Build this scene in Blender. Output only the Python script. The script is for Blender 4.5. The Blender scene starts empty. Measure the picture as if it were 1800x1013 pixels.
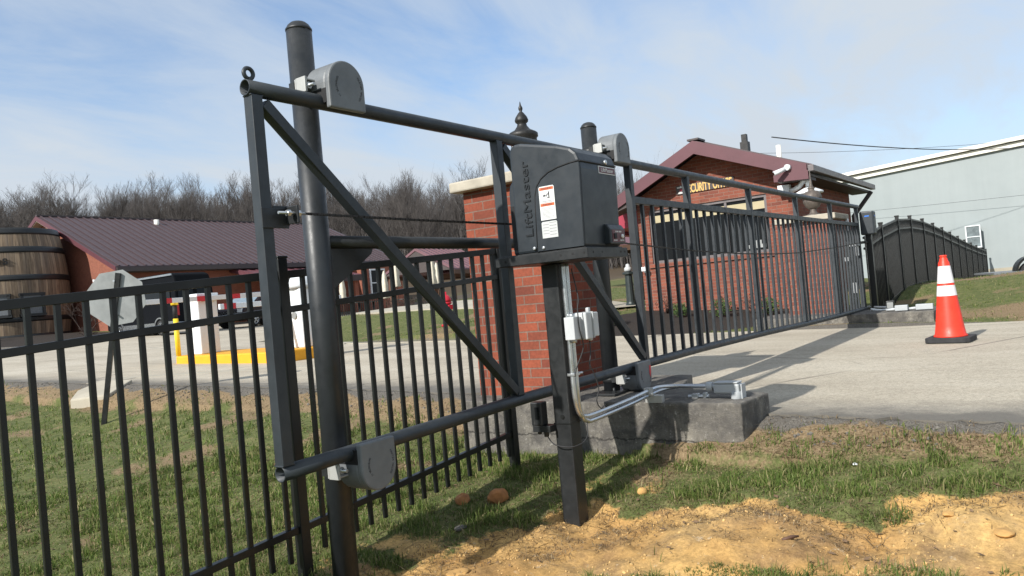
import bpy, bmesh, math, random
import numpy as np
from mathutils import Vector, Matrix
random.seed(7); rng = np.random.default_rng(11)
R = math.radians
SC = bpy.context.scene
COL = SC.collection
# ------------------------------------------------------------------ terrain
CTRL = np.array([
 (4.4,1.6,-1.06),(4.4,2.4,-1.09),(4.4,3.3,-1.14),(3.49,2.22,-1.175),(2.29,2.93,-1.2),(3.9,2.93,-1.1),
 (4.7,1.0,-.94),(4.62,.2,-.92),(5.4,6,-.9),(5.4,9,-.84),(5.4,15,-.74),(4.4,8.9,-1.08),(5.0,4.3,-1.0),
 (1.1,2.93,-1.32),(-2,2.93,-1.5),(0,0,-1.5),(2,0,-1.32),(3,0,-1.2),(4,-2,-1.05),(4.4,0,-1.0),(3.3,1.2,-1.14),
 (2.0,5,-1.22),(0,8,-1.3),(-3,6,-1.5),(1,12,-1.15),(3.5,5,-1.12),(4.6,-5,-1.0),(-6,-6,-1.7),(2.6,8,-1.15),(-8,14,-1.3),
 (3.5,14,-.95),(3,25,-.75),(-12,30,-.9),(5,45,-.3),
 (8,0,-.95),(8,6,-.9),(8,12,-.78),(8,-12,-.95),(9,25,-.55),(14,32,-.42),
 (11.5,5,-.9),(12.2,6,-.84),(13.5,6.5,-.68),(15,7,-.58),(15,4,-.72),(12.5,2.9,-.76),(14.4,2.5,-.86),(16.5,2.5,-.52),(18,2.5,-.5),
 (21,2.5,-.55),(26,2.5,-.82),(36,2.5,-1.0),(16.6,0,-.36),(14,0,-.58),(11.6,0,-.88),(11.6,-4,-.88),(16.6,-4,-.36),(25,-2,-.8),(37,-5,-.95),
 (12.4,10.5,-.52),(13.2,12.9,-.66),(18,14,-.05),(25,20,.02),(16,8.3,-.47),(20,12,-.08),(22,5,-.4),
 (20,34,-.32),(19,45,.2),(18,37,-.2),(16,42,.1),(30,36,-.2),(40,36,-.05),(31,47,.1),(12,48,.1),
 (40,14,.1),(60,20,.6),(60,50,1.5),(30,80,1.5),(0,80,.6),(80,0,.2),(-30,60,0),(-40,10,-1.2),(40,-30,-1),(0,-30,-1.6),
 (90,60,4.5),(60,90,5.0),(20,120,4.0),(-30,110,2.5),(120,20,3.0)])
def _phi(r2): return .5 * r2 * np.log(np.maximum(r2, 1e-9))
def _tps():
    P = CTRL[:, :2]; n = len(P)
    d2 = ((P[:, None] - P[None]) ** 2).sum(-1)
    K = _phi(d2) + np.eye(n) * .02
    A = np.zeros((n + 3, n + 3)); A[:n, :n] = K; A[:n, n] = 1; A[:n, n + 1:] = P; A[n, :n] = 1; A[n + 1:, :n] = P.T
    b = np.zeros(n + 3); b[:n] = CTRL[:, 2]
    return np.linalg.solve(A, b)
_W = _tps()
def road_z(x, y): return -.87 + .0175 * np.maximum(0, np.asarray(y, float) - 2)
ROAD = [(4.62,-40),(4.62,-3),(4.65,0),(4.72,1.0),(4.78,1.55),(4.84,2.0),(5.05,2.6),(5.3,3.8),(5.4,6),(5.42,9),(5.4,15),(5.2,22),(5,62),(15,62),(13.2,50),
        (12.6,43),(12.6,37),(14,33),(17,33.6),(20,37.6),(24,41),(60,41),(60,31),(40,27.5),(23,22.5),(16,19.5),(12.6,17.2),(11.5,15),(11.2,12.5),(11.15,9),(11.2,5.5),(11.45,3.6),(11.45,2.2),(11.42,0),(11.4,-40)]
def in_poly(x, y, poly):
    x = np.asarray(x, float); y = np.asarray(y, float); r = np.zeros(x.shape, bool); n = len(poly)
    for i in range(n):
        (x0, y0), (x1, y1) = poly[i], poly[(i + 1) % n]
        if y0 == y1: continue
        c = ((y0 > y) != (y1 > y)) & (x < (x1 - x0) * (y - y0) / (y1 - y0) + x0)
        r ^= c
    return r
def terr(x, y):
    x = np.atleast_1d(np.asarray(x, float)).ravel(); y = np.atleast_1d(np.asarray(y, float)).ravel()
    out = np.empty(len(x)); n = len(CTRL)
    for s in range(0, len(x), 20000):
        xs, ys = x[s:s + 20000], y[s:s + 20000]
        d2 = (xs[:, None] - CTRL[None, :, 0]) ** 2 + (ys[:, None] - CTRL[None, :, 1]) ** 2
        out[s:s + 20000] = _phi(d2) @ _W[:n] + _W[n] + _W[n + 1] * xs + _W[n + 2] * ys
    out = np.clip(out, -2.5, 9)
    ins = in_poly(x, y, ROAD)
    out[ins] = np.minimum(out[ins], road_z(x[ins], y[ins]) - .05)
    return out
def gz(x, y): return float(terr([x], [y])[0])
#END_TERRAIN
# ------------------------------------------------------------------ mesh helpers
class MB:
    def __init__(s): s.v = []; s.f = []; s.sm = []
    def add(s, vs, fs, smooth=False):
        o = len(s.v); s.v += [tuple(map(float, v)) for v in vs]
        for f in fs: s.f.append(tuple(i + o for i in f)); s.sm.append(smooth)
        return s
    def box(s, c, d, M=None):
        h = [x / 2 for x in d]; vs = []
        for sx in (-1, 1):
            for sy in (-1, 1):
                for sz in (-1, 1):
                    p = Vector((sx * h[0], sy * h[1], sz * h[2]))
                    if M is not None: p = M @ p
                    vs.append(p + Vector(c))
        return s.add(vs, [(0,1,3,2),(4,6,7,5),(0,4,5,1),(2,3,7,6),(0,2,6,4),(1,5,7,3)])
    def bb(s, x0, x1, y0, y1, z0, z1):
        return s.box(((x0+x1)/2,(y0+y1)/2,(z0+z1)/2),(abs(x1-x0),abs(y1-y0),abs(z1-z0)))
    def bar(s, p0, p1, w, h=None, up=(0,0,1)):
        p0, p1 = Vector(p0), Vector(p1); h = h or w; t = (p1-p0); L = t.length; t.normalize()
        u = Vector(up)
        if abs(t.dot(u)) > .99: u = Vector((1,0,0))
        a = t.cross(u).normalized(); b = a.cross(t).normalized()
        return s.box((p0+p1)/2, (L, w, h), Matrix((t, a, b)).transposed())
    def tube(s, pts, r, n=12, cap=True, smooth=True):
        pts = [Vector(p) for p in pts]; m = len(pts); rs = r if isinstance(r, (list, tuple)) else [r]*m
        o = len(s.v); prev = None
        for i, p in enumerate(pts):
            t = (pts[min(i+1,m-1)] - pts[max(i-1,0)]).normalized()
            if prev is None:
                u = Vector((0,0,1)) if abs(t.z) < .9 else Vector((0,1,0)); a = t.cross(u).normalized()
            else: a = (prev - t*prev.dot(t)).normalized()
            prev = a; b = t.cross(a)
            for k in range(n):
                q = 2*math.pi*k/n; s.v.append(tuple(p + a*(math.cos(q)*rs[i]) + b*(math.sin(q)*rs[i])))
        for i in range(m-1):
            for k in range(n):
                s.f.append((o+i*n+k, o+i*n+(k+1)%n, o+(i+1)*n+(k+1)%n, o+(i+1)*n+k)); s.sm.append(smooth)
        if cap:
            s.f.append(tuple(o+k for k in range(n-1,-1,-1))); s.sm.append(False)
            s.f.append(tuple(o+(m-1)*n+k for k in range(n))); s.sm.append(False)
        return s
    def lathe(s, prof, c, n=24, smooth=True, M=None, cap=True):
        o = len(s.v); c = Vector(c)
        for (r, z) in prof:
            for k in range(n):
                q = 2*math.pi*k/n; p = Vector((r*math.cos(q), r*math.sin(q), z))
                if M is not None: p = M @ p
                s.v.append(tuple(p + c))
        for i in range(len(prof)-1):
            for k in range(n):
                s.f.append((o+i*n+k, o+i*n+(k+1)%n, o+(i+1)*n+(k+1)%n, o+(i+1)*n+k)); s.sm.append(smooth)
        if cap:
            s.f.append(tuple(o+k for k in range(n-1,-1,-1))); s.sm.append(False)
            s.f.append(tuple(o+(len(prof)-1)*n+k for k in range(n))); s.sm.append(False)
        return s
    def prism(s, poly, fn0, fn1):
        n = len(poly); a = [fn0(*p) for p in poly]; b = [fn1(*p) for p in poly]
        return s.add(a+b, [tuple(range(n)), tuple(range(2*n-1,n-1,-1))] + [((i+1)%n, i, n+i, n+(i+1)%n) for i in range(n)])
    def exX(s, poly, x0, x1): return s.prism(poly, lambda y,z:(x0,y,z), lambda y,z:(x1,y,z))
    def exY(s, poly, y0, y1): return s.prism(poly, lambda x,z:(x,y0,z), lambda x,z:(x,y1,z))
    def exZ(s, poly, z0, z1): return s.prism(poly, lambda x,y:(x,y,z0), lambda x,y:(x,y,z1))
    def torus(s, c, r1, r2, M=None, n=24, m=8):
        pts = []; c = Vector(c); o = len(s.v)
        for i in range(n):
            q = 2*math.pi*i/n
            for k in range(m):
                w = 2*math.pi*k/m; p = Vector(((r1+r2*math.cos(w))*math.cos(q), (r1+r2*math.cos(w))*math.sin(q), r2*math.sin(w)))
                if M is not None: p = M @ p
                s.v.append(tuple(p+c))
        for i in range(n):
            for k in range(m):
                s.f.append((o+i*m+k, o+((i+1)%n)*m+k, o+((i+1)%n)*m+(k+1)%m, o+i*m+(k+1)%m)); s.sm.append(True)
        return s
    def ico(s, c, rad, sub=2, jit=0, sc=(1,1,1), seed=0):
        bm = bmesh.new(); bmesh.ops.create_icosphere(bm, subdivisions=sub, radius=1); r_ = random.Random(seed)
        vs = []
        for v in bm.verts: k = rad*(1+r_.uniform(-jit,jit)); vs.append((c[0]+v.co.x*k*sc[0], c[1]+v.co.y*k*sc[1], c[2]+v.co.z*k*sc[2]))
        fs = [tuple(v.index for v in f.verts) for f in bm.faces]; bm.free()
        return s.add(vs, fs, jit < .12)
    def build(s, name, mat, parent=None, bevel=0, base=None, fix=True):
        V = np.array(s.v, float)
        if parent is not None: org = np.array(WORLD[parent.name])
        elif base is not None: org = np.array(base, float)
        else: org = np.array([(V[:,0].min()+V[:,0].max())/2, (V[:,1].min()+V[:,1].max())/2, V[:,2].min()])
        me = bpy.data.meshes.new(name); me.from_pydata([tuple(p) for p in V-org], [], s.f)
        me.polygons.foreach_set('use_smooth', s.sm)
        if fix:
            bm = bmesh.new(); bm.from_mesh(me); bmesh.ops.recalc_face_normals(bm, faces=bm.faces); bm.to_mesh(me); bm.free()
        me.update(); me.materials.append(mat)
        o = bpy.data.objects.new(name, me); COL.objects.link(o)
        if parent is None: o.location = org; WORLD[o.name] = tuple(org)
        else: o.parent = parent; WORLD[o.name] = WORLD[parent.name]
        if bevel:
            b = o.modifiers.new('bevel','BEVEL'); b.width = bevel; b.segments = 2; b.limit_method = 'ANGLE'; b.angle_limit = R(40)
        return o
WORLD = {}
def tag(o, label, cat, group=None):
    o['label'] = label; o['category'] = cat
    if group: o['group'] = group
    return o
def thing(name, loc, label, cat, group=None):
    o = bpy.data.objects.new(name, None); COL.objects.link(o); o.location = loc; o.empty_display_size = .2
    WORLD[o.name] = tuple(loc); return tag(o, label, cat, group)
def copy_thing(src, loc, label=None, rotz=0):
    def rec(o, par):
        c = o.copy(); COL.objects.link(c); c.parent = par
        for ch in [q for q in bpy.data.objects if q.parent == o]: rec(ch, c)
        return c
    c = rec(src, None); c.location = loc; c.rotation_euler = (0,0,rotz)
    WORLD[c.name] = tuple(loc)
    if label: c['label'] = label
    return c
def struct(o, kind='structure'): o['kind'] = kind; return o
def text_part(name, txt, org, ux, uy, size, mat, parent, ext=.002, bold=0, center=False, sx=1):
    cu = bpy.data.curves.new('t','FONT'); cu.body = txt; cu.size = size; cu.extrude = ext; cu.offset = bold
    if center: cu.align_x = 'CENTER'
    t = bpy.data.objects.new('t', cu); COL.objects.link(t); bpy.context.view_layer.update()
    me = t.evaluated_get(bpy.context.evaluated_depsgraph_get()).to_mesh()
    ux, uy = Vector(ux).normalized(), Vector(uy).normalized(); un = ux.cross(uy)
    mb = MB(); mb.add([Vector(org)+ux*v.co.x*sx+uy*v.co.y+un*v.co.z for v in me.vertices], [tuple(p.vertices) for p in me.polygons])
    bpy.data.objects.remove(t)
    return mb.build(name, mat, parent) if name else mb
def rect(mb, org, ux, uy, x0, x1, y0, y1, t=.0015):
    ux, uy = Vector(ux), Vector(uy); un = ux.cross(uy); o = Vector(org)
    M = Matrix((ux, uy, un)).transposed()
    return mb.box(o+ux*(x0+x1)/2+uy*(y0+y1)/2+un*t/2, (abs(x1-x0), abs(y1-y0), t), M)
# ------------------------------------------------------------------ materials
class NT:
    def __init__(s, name):
        s.m = bpy.data.materials.new(name); s.m.use_nodes = True; s.t = s.m.node_tree; s.n = s.t.nodes
        s.p = s.n['Principled BSDF']
    def N(s, typ, **kw):
        n = s.n.new('ShaderNode'+typ)
        for k, v in kw.items():
            if k.startswith('i_'):
                key = k[2:]; key = int(key) if key.isdigit() else key
                n.inputs[key].default_value = v
            else: setattr(n, k, v)
        return n
    def L(s, a, b): s.t.links.new(a, b)
    def noise(s, vec, scale, detail=4, rough=.6, dist=0):
        n = s.N('TexNoise', i_Scale=scale, i_Detail=detail, i_Roughness=rough, i_Distortion=dist); s.L(vec, n.inputs['Vector']); return n.outputs['Fac']
    def ramp(s, fac, stops):
        n = s.N('ValToRGB'); e = n.color_ramp.elements
        while len(e) < len(stops): e.new(.5)
        for q, (p, c) in zip(e, stops): q.position = p; q.color = (*(c if isinstance(c, (tuple, list)) else (c,c,c)), 1)
        s.L(fac, n.inputs[0]); return n.outputs[0]
    def mix(s, fac, a, b, mode='MIX'):
        n = s.N('MixRGB', blend_type=mode)
        for x, k in ((fac,0),(a,1),(b,2)):
            if hasattr(x, 'node'): s.L(x, n.inputs[k])
            elif isinstance(x, (tuple, list)): n.inputs[k].default_value = (*x, 1)
            else: n.inputs[k].default_value = x if k == 0 else (x,x,x,1)
        return n.outputs[0]
    def math(s, op, a, b=0, c=None):
        n = s.N('Math', operation=op)
        for i, x in enumerate((a, b) if c is None else (a,b,c)):
            if hasattr(x, 'node'): s.L(x, n.inputs[i])
            else: n.inputs[i].default_value = x
        return n.outputs[0]
    def obj(s): return s.N('TexCoord').outputs['Object']
    def pos(s): return s.N('NewGeometry').outputs['Position']
    def col(s, c):
        if hasattr(c, 'node'): s.L(c, s.p.inputs['Base Color'])
        else: s.p.inputs['Base Color'].default_value = (*c, 1)
    def rough(s, c):
        if hasattr(c, 'node'): s.L(c, s.p.inputs['Roughness'])
        else: s.p.inputs['Roughness'].default_value = c
    def bump(s, h, strength=.3, dist=.01):
        b = s.N('Bump', i_Strength=strength, i_Distance=dist); s.L(h, b.inputs['Height']); s.L(b.outputs[0], s.p.inputs['Normal'])
def mul(c, k): return tuple(min(1, x*k) for x in c)
def mk(name, c, rough=.5, metal=0, var=.12, vs=6, bump=0, bs=60, bd=.003, spec=None, c2=None, stretch=None):
    t = NT(name); v = t.pos()
    if stretch:
        mp = t.N('Mapping'); t.L(v, mp.inputs[0]); mp.inputs['Scale'].default_value = stretch; v = mp.outputs[0]
    f = t.noise(v, vs, 6)
    t.col(t.ramp(f, [(.3, mul(c,1-var)), (.7, c2 if c2 else mul(c,1+var))]))
    t.rough(t.ramp(t.noise(v, vs*2.3, 4), [(.3, max(0,rough-.08)), (.7, min(1,rough+.08))]))
    t.p.inputs['Metallic'].default_value = metal
    if spec is not None: t.p.inputs['Specular IOR Level'].default_value = spec
    if bump: t.bump(t.noise(v, bs, 5), bump, bd)
    return t.m
M = {}
def coat(name, c, rough, dust=(.13,.125,.115)):
    t = NT(name); v = t.pos(); n = t.noise(v, 7, 6, .7)
    b = t.ramp(n, [(.3, mul(c,.8)), (.7, mul(c,1.25))])
    nz = t.N('SeparateXYZ'); t.L(t.N('NewGeometry').outputs['Normal'], nz.inputs[0])
    up = t.math('MULTIPLY', t.math('MAXIMUM', nz.outputs[2], .12), t.ramp(t.noise(v, 13, 7, .75), [(.38,0),(.7,1)]))
    b = t.mix(t.math('MULTIPLY', up, .2), b, dust)
    mp = t.N('Mapping'); mp.inputs['Scale'].default_value = (1,1,.12); t.L(v, mp.inputs[0])
    sc = t.ramp(t.noise(mp.outputs[0], 60, 3, .6), [(.70,0),(.76,.35)]); sp = t.ramp(t.noise(v, 130, 2, .6), [(.73,0),(.77,.5)])
    b = t.mix(t.math('MULTIPLY', sc, t.ramp(t.noise(v, 4, 3), [(.5,0),(.65,1)])), b, mul(dust,1.3)); b = t.mix(t.math('MULTIPLY', sp, t.ramp(t.noise(v, 3, 3), [(.5,0),(.62,1)])), b, (.20,.17,.14))
    t.col(b); t.rough(t.ramp(t.noise(v, 18, 5, .7), [(.3,rough-.1),(.7,rough+.14)])); t.bump(t.noise(v, 300, 3), .12, .001); return t.m
M['gate'] = coat('charcoal_powder_coat', (.024,.030,.0355), .46)
M['black'] = coat('black_powder_coat', (.014,.0155,.0165), .42)
M['post'] = coat('black_painted_pipe', (.018,.021,.024), .44)
M['fence'] = mk('black_fence_paint', (.009,.0098,.0095), .4, var=.2, vs=8)
M['cover'] = mk('grey_roller_cover', (.145,.155,.162), .5, var=.16, vs=10)
M['lettering'] = mk('dark_embossed_letters', (.07,.072,.075), .6)
M['dark'] = mk('dark_recess', (.006,.006,.007), .7)
M['galv'] = mk('galvanised_steel', (.58,.60,.61), .35, .85, var=.12, vs=30)
M['alum'] = mk('bracket_white_zinc', (.42,.42,.40), .5, .3, var=.1)
M['emt'] = mk('conduit_steel', (.62,.64,.66), .30, .9, var=.06, vs=8)
M['greypvc'] = mk('grey_plastic_box', (.40,.42,.43), .5, var=.05, vs=15)
M['lightgrey'] = mk('pale_grey_box', (.50,.52,.53), .5, var=.06, vs=15)
M['opbody'] = mk('operator_black_plastic', (.020,.0255,.031), .42, var=.12, vs=7, bump=.08, bs=700, bd=.0006)
M['opletter'] = mk('operator_letters', (.008,.0102,.0125), .4)
M['white'] = mk('white_paint', (.75,.75,.73), .5, var=.04)
M['labelwhite'] = mk('label_white', (.70,.71,.70), .45, var=.03, vs=40)
M['labelgrey'] = mk('label_silver', (.52,.54,.53), .4, var=.04, vs=40)
M['labelorange'] = mk('label_orange', (.62,.12,.03), .5, var=.03)
M['labelink'] = mk('label_ink', (.05,.05,.055), .6)
M['labelink2'] = mk('label_grey_print', (.33,.33,.34), .6)
M['plate'] = mk('nameplate_maroon', (.10,.022,.028), .4)
M['chain'] = mk('oily_chain', (.03,.026,.023), .5, .5, var=.3, vs=60)
M['rubber'] = mk('black_rubber', (.013,.013,.013), .8, var=.2)
M['conedull'] = mk('cone_base_rubber', (.03,.03,.032), .85, var=.3, vs=12, bump=.2, bs=90)
M['orange'] = mk('cone_orange', (.80,.042,.017), .45, var=.16, vs=14)
M['reflect'] = mk('reflective_white', (.74,.72,.72), .4, var=.04, vs=40)
M['yellow'] = mk('yellow_paint', (.76,.35,.012), .6, var=.08, vs=5, bump=.2, bs=40)
M['yellow2'] = mk('yellow_post', (.80,.56,.02), .5, var=.05)
M['red'] = mk('barrier_red', (.55,.03,.04), .5, var=.05)
M['white2'] = mk('cabinet_white', (.72,.75,.77), .45, var=.04, vs=3)
M['maroon'] = mk('maroon_metal', (.078,.051,.055), .5, .1, var=.08, vs=1.5)
M['maroontrim'] = mk('maroon_trim', (.105,.035,.044), .5, var=.08, vs=3)
M['redawn'] = mk('red_awning', (.30,.02,.045), .55, var=.08)
M['brownsoffit'] = mk('brown_soffit', (.055,.042,.04), .6)
M['gutter'] = mk('brown_gutter', (.07,.055,.053), .45, .2)
M['greygutter'] = mk('grey_gutter', (.16,.14,.14), .4, .3)
M['cream'] = mk('cream_canvas', (.62,.57,.46), .8, var=.1, vs=6)
M['glass'] = mk('dark_glass', (.008,.009,.010), .10, var=.1, spec=.18)
M['stain'] = mk('tan_blind', (.42,.36,.22), .6, var=.08)
M['sheet'] = mk('stop_sign_back', (.31,.32,.315), .5, .5, var=.14, vs=7)
M['vanpaint'] = mk('van_black_paint', (.007,.008,.010), .7, var=.1, spec=.05)
M['chrome'] = mk('silver_trim', (.55,.56,.58), .25, .9)
M['suvpaint'] = mk('suv_dark_paint', (.022,.012,.014), .35, .1, spec=.3)
M['taillight'] = mk('tail_light_red', (.4,.01,.015), .25)
M['bark'] = mk('grey_brown_bark', (.100,.088,.081), .95, var=.35, vs=.7)
M['twig'] = mk('shrub_twig', (.06,.04,.032), .9, var=.3, vs=8)
M['leaf'] = mk('boxwood_leaf', (.05,.085,.02), .6, var=.5, vs=22)
M['leafred'] = mk('russet_leaf', (.13,.055,.035), .7, var=.5, vs=22)
M['concretecap'] = mk('cast_stone_cap', (.40,.36,.29), .85, var=.18, vs=8, bump=.4, bs=50)
M['lamp'] = mk('bronze_lamp', (.035,.034,.033), .5, .5, var=.3, vs=25)
M['lampglass'] = mk('lamp_frosted_glass', (.35,.35,.34), .3)
M['urn'] = mk('weathered_bronze', (.12,.10,.085), .6, .3, var=.35, vs=20)
M['rock'] = mk('clay_rock', (.36,.155,.055), .9, var=.3, vs=20, bump=.5, bs=40)
M['rock2'] = mk('tan_stone', (.50,.36,.20), .9, var=.2, vs=20, bump=.4, bs=50)
M['clayrock'] = mk('yellow_clay', (.50,.29,.10), .95, var=.2, vs=20, bump=.5, bs=50)
M['hydrant'] = mk('hydrant_red', (.45,.015,.03), .4)
M['bollard'] = mk('dark_green_bollard', (.03,.04,.04), .45, .2)
M['wood'] = mk('brown_timber', (.10,.05,.03), .7)
M['deck'] = mk('trailer_deck', (.22,.23,.24), .5, .4)
M['blue'] = mk('blue_logo', (.03,.16,.55), .4)
M['wire'] = mk('wire_black', (.03,.03,.032), .7)
M['metalroof'] = mk('white_roof_metal', (.78,.75,.68), .5, var=.06)
def brick(name, c1, c2, mortar, w=.203, h=.0677, ms=.011, bump=.5, blotch=.25):
    t = NT(name); g = t.N('NewGeometry'); sp = t.N('SeparateXYZ'); t.L(g.outputs['Position'], sp.inputs[0])
    sn = t.N('SeparateXYZ'); t.L(g.outputs['True Normal'], sn.inputs[0])
    ax, ay = t.math('ABSOLUTE', sn.outputs[0]), t.math('ABSOLUTE', sn.outputs[1])
    u = t.math('ADD', t.math('MULTIPLY', sp.outputs[0], t.math('GREATER_THAN', ay, .5)), t.math('MULTIPLY', sp.outputs[1], t.math('GREATER_THAN', ax, .5)))
    cb = t.N('CombineXYZ'); t.L(u, cb.inputs[0]); t.L(sp.outputs[2], cb.inputs[1])
    b = t.N('TexBrick', offset=.5, i_Scale=1.0); b.inputs['Brick Width'].default_value = w; b.inputs['Row Height'].default_value = h
    b.inputs['Mortar Size'].default_value = ms/2; b.inputs['Mortar Smooth'].default_value = .15; b.inputs['Bias'].default_value = -.1
    b.inputs['Color1'].default_value = (*c1,1); b.inputs['Color2'].default_value = (*c2,1); b.inputs['Mortar'].default_value = (*mortar,1)
    t.L(cb.outputs[0], b.inputs['Vector'])
    n = t.noise(g.outputs['Position'], 5, 6); n2 = t.noise(g.outputs['Position'], 45, 4)
    c = t.mix(1, b.outputs['Color'], t.ramp(n, [(.25, 1-blotch), (.75, 1+blotch*.4)]), 'MULTIPLY')
    c = t.mix(1, c, t.ramp(n2, [(.3, .78), (.7, 1.12)]), 'MULTIPLY')
    c = t.mix(t.ramp(t.noise(g.outputs['Position'], 1.3, 6, .7), [(.5,0),(.75,.45)]), c, mul(c1,.42))
    c = t.mix(t.ramp(t.noise(g.outputs['Position'], 17, 5, .8), [(.66,0),(.76,.5)]), c, mul(mortar,1.3))
    t.col(c); t.rough(.88)
    t.bump(t.math('ADD', t.math('MULTIPLY', b.outputs['Fac'], -1), t.math('MULTIPLY', n2, .35)), bump, .006)
    return t.m
M['brick'] = brick('red_pillar_brick', (.30,.072,.034), (.165,.040,.024), (.20,.14,.11), ms=.010)
M['brick2'] = brick('office_brick', (.275,.082,.048), (.165,.05,.034), (.24,.16,.125), ms=.009, bump=.35, blotch=.2)
M['brick3'] = brick('hall_brick', (.30,.10,.06), (.25,.08,.05), (.24,.13,.09), ms=.008, bump=.2, blotch=.15)
def concrete():
    t = NT('weathered_concrete'); v = t.pos(); sp = t.N('SeparateXYZ'); t.L(v, sp.inputs[0])
    st = t.N('Mapping'); st.inputs['Scale'].default_value = (1,1,.25); t.L(v, st.inputs[0])
    n = t.noise(st.outputs[0], 5, 8, .7); n2 = t.noise(v, 40, 6, .7); n3 = t.noise(v, 2.2, 4)
    base = t.ramp(n, [(.3,(.085,.077,.066)), (.5,(.15,.138,.118)), (.70,(.28,.255,.21))])
    base = t.mix(t.ramp(n2, [(.58,0),(.7,.75)]), base, (.46,.44,.40))
    base = t.mix(t.ramp(t.noise(v, 9, 8, .75), [(.44,0),(.58,.88)]), base, (.07,.065,.06))
    base = t.mix(t.ramp(n3, [(.4,0),(.7,.5)]), base, (.12,.11,.10))
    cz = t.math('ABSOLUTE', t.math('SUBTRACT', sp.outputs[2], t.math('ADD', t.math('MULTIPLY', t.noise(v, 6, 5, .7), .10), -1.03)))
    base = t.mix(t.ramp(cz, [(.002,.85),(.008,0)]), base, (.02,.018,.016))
    t.col(base); t.rough(.92); t.bump(t.math('ADD', n2, t.math('MULTIPLY', t.noise(v, 110, 4), .6)), .6, .012); return t.m
M['concrete'] = concrete()
M['paleconc'] = mk('pale_concrete', (.37,.335,.265), .9, var=.15, vs=2.5, bump=.3, bs=30)
def asphalt():
    t = NT('old_asphalt'); v = t.pos(); mp = t.N('Mapping'); mp.inputs['Scale'].default_value = (1,.3,1); t.L(v, mp.inputs[0])
    n = t.noise(mp.outputs[0], 1.1, 8, .68); n2 = t.noise(v, 34, 4, .85); n3 = t.noise(v, 150, 3, .85)
    c = t.ramp(n, [(.3,(.35,.303,.232)), (.5,(.455,.40,.31)), (.68,(.53,.475,.38))])
    c = t.mix(1, c, t.ramp(n2, [(.32,.72),(.68,1.2)]), 'MULTIPLY'); c = t.mix(1, c, t.ramp(n3, [(.3,.6),(.7,1.3)]), 'MULTIPLY')
    spx = t.N('SeparateXYZ'); t.L(v, spx.inputs[0]); mr = t.N('MapRange', interpolation_type='SMOOTHSTEP'); t.L(spx.outputs[1], mr.inputs[0])
    for q, val in ((1,1.4),(2,4.2),(3,4.72),(4,5.42)): mr.inputs[q].default_value = val
    edge = t.math('SUBTRACT', t.math('ADD', spx.outputs[0], t.math('MULTIPLY', t.math('SUBTRACT', t.noise(v, 2.4, 7, .75), .5), .9)), mr.outputs[0])
    c = t.mix(t.ramp(edge, [(.10,.88),(.30,.5),(.70,0)]), c, (.10,.092,.08))
    c = t.mix(t.ramp(t.noise(v, 3.2, 8, .7), [(.62,0),(.72,.25)]), c, (.14,.13,.12))
    # cracks
    wob = t.N('Mapping'); t.L(v, wob.inputs[0])
    vv = t.mix(.12, v, t.N('TexNoise', i_Scale=1.8, i_Detail=6).outputs['Color'])
    vo = t.N('TexVoronoi', feature='DISTANCE_TO_EDGE', i_Scale=.33); t.L(vv, vo.inputs['Vector'])
    cr = t.math('MULTIPLY', t.ramp(vo.outputs['Distance'], [(0,1),(.007,0)]), t.ramp(t.noise(v, .6, 3), [(.44,0),(.56,1)]))
    c = t.mix(t.math('MULTIPLY', cr, .85), c, (.07,.062,.055))
    t.col(c); t.rough(.9); t.bump(t.math('ADD', n3, n2), .35, .006); return t.m
M['asphalt'] = asphalt()
# ------------------------------------------------------------------ ground, grass
_G = rng.random((64, 64))
def vn(x, y, s):
    x = np.asarray(x, float)*s + 17.3; y = np.asarray(y, float)*s + 5.1
    xi = np.floor(x).astype(int); yi = np.floor(y).astype(int); fx = x-xi; fy = y-yi
    fx = fx*fx*(3-2*fx); fy = fy*fy*(3-2*fy); g = lambda a,b: _G[a % 64, b % 64]
    return (g(xi,yi)*(1-fx)+g(xi+1,yi)*fx)*(1-fy) + (g(xi,yi+1)*(1-fx)+g(xi+1,yi+1)*fx)*fy
def fbm(x, y, s, o=4):
    r = 0; a = .5; t = 0
    for k in range(o): r = r + a*vn(x+k*3.7, y-k*1.9, s); t += a; a *= .5; s *= 2.07
    return r/t
def pdist(x, y, poly, closed=True):
    d = np.full(np.shape(x), 1e9); n = len(poly)
    for i in range(n if closed else n-1):
        ax, ay = poly[i]; bx, by = poly[(i+1)%n]; ux, uy = bx-ax, by-ay; L2 = ux*ux+uy*uy+1e-12
        t = np.clip(((x-ax)*ux+(y-ay)*uy)/L2, 0, 1); d = np.minimum(d, np.hypot(x-ax-t*ux, y-ay-t*uy))
    return d
DIRT = [(2.3,2.66),(2.66,2.51),(2.91,2.47),(3.11,2.37),(3.32,2.33),(3.55,2.3),(3.62,2.08),(3.66,1.92),(3.74,1.71),(3.68,1.41),(3.59,1.22),(3.53,.99),(3.55,.83),(3.76,.75),(3.85,.65),(3.92,.47),(4.01,.33),(4.1,.22),(4.2,-.6),(3.6,-1.5),(2.6,-1.2),(2.5,.4),(2.45,1.3),(2.2,2.1),(2.0,2.5)]
MULCH = [(11.7,7.3),(11.85,5.6),(12.1,4.3),(12.3,3.75),(15,3.75),(15,7.35),(13.4,7.6)]
BED = [(12.7,36.9),(14.1,33.1),(17,33.8),(19.6,37.4),(20.7,41.9),(20.7,50),(13.3,50),(12.7,43)]
def smooth(a, b, x): t = np.clip((x-a)/(b-a), 0, 1); return t*t*(3-2*t)
def sdf(x, y, poly): return pdist(x, y, poly)*np.where(in_poly(x, y, poly), -1, 1)
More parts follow.
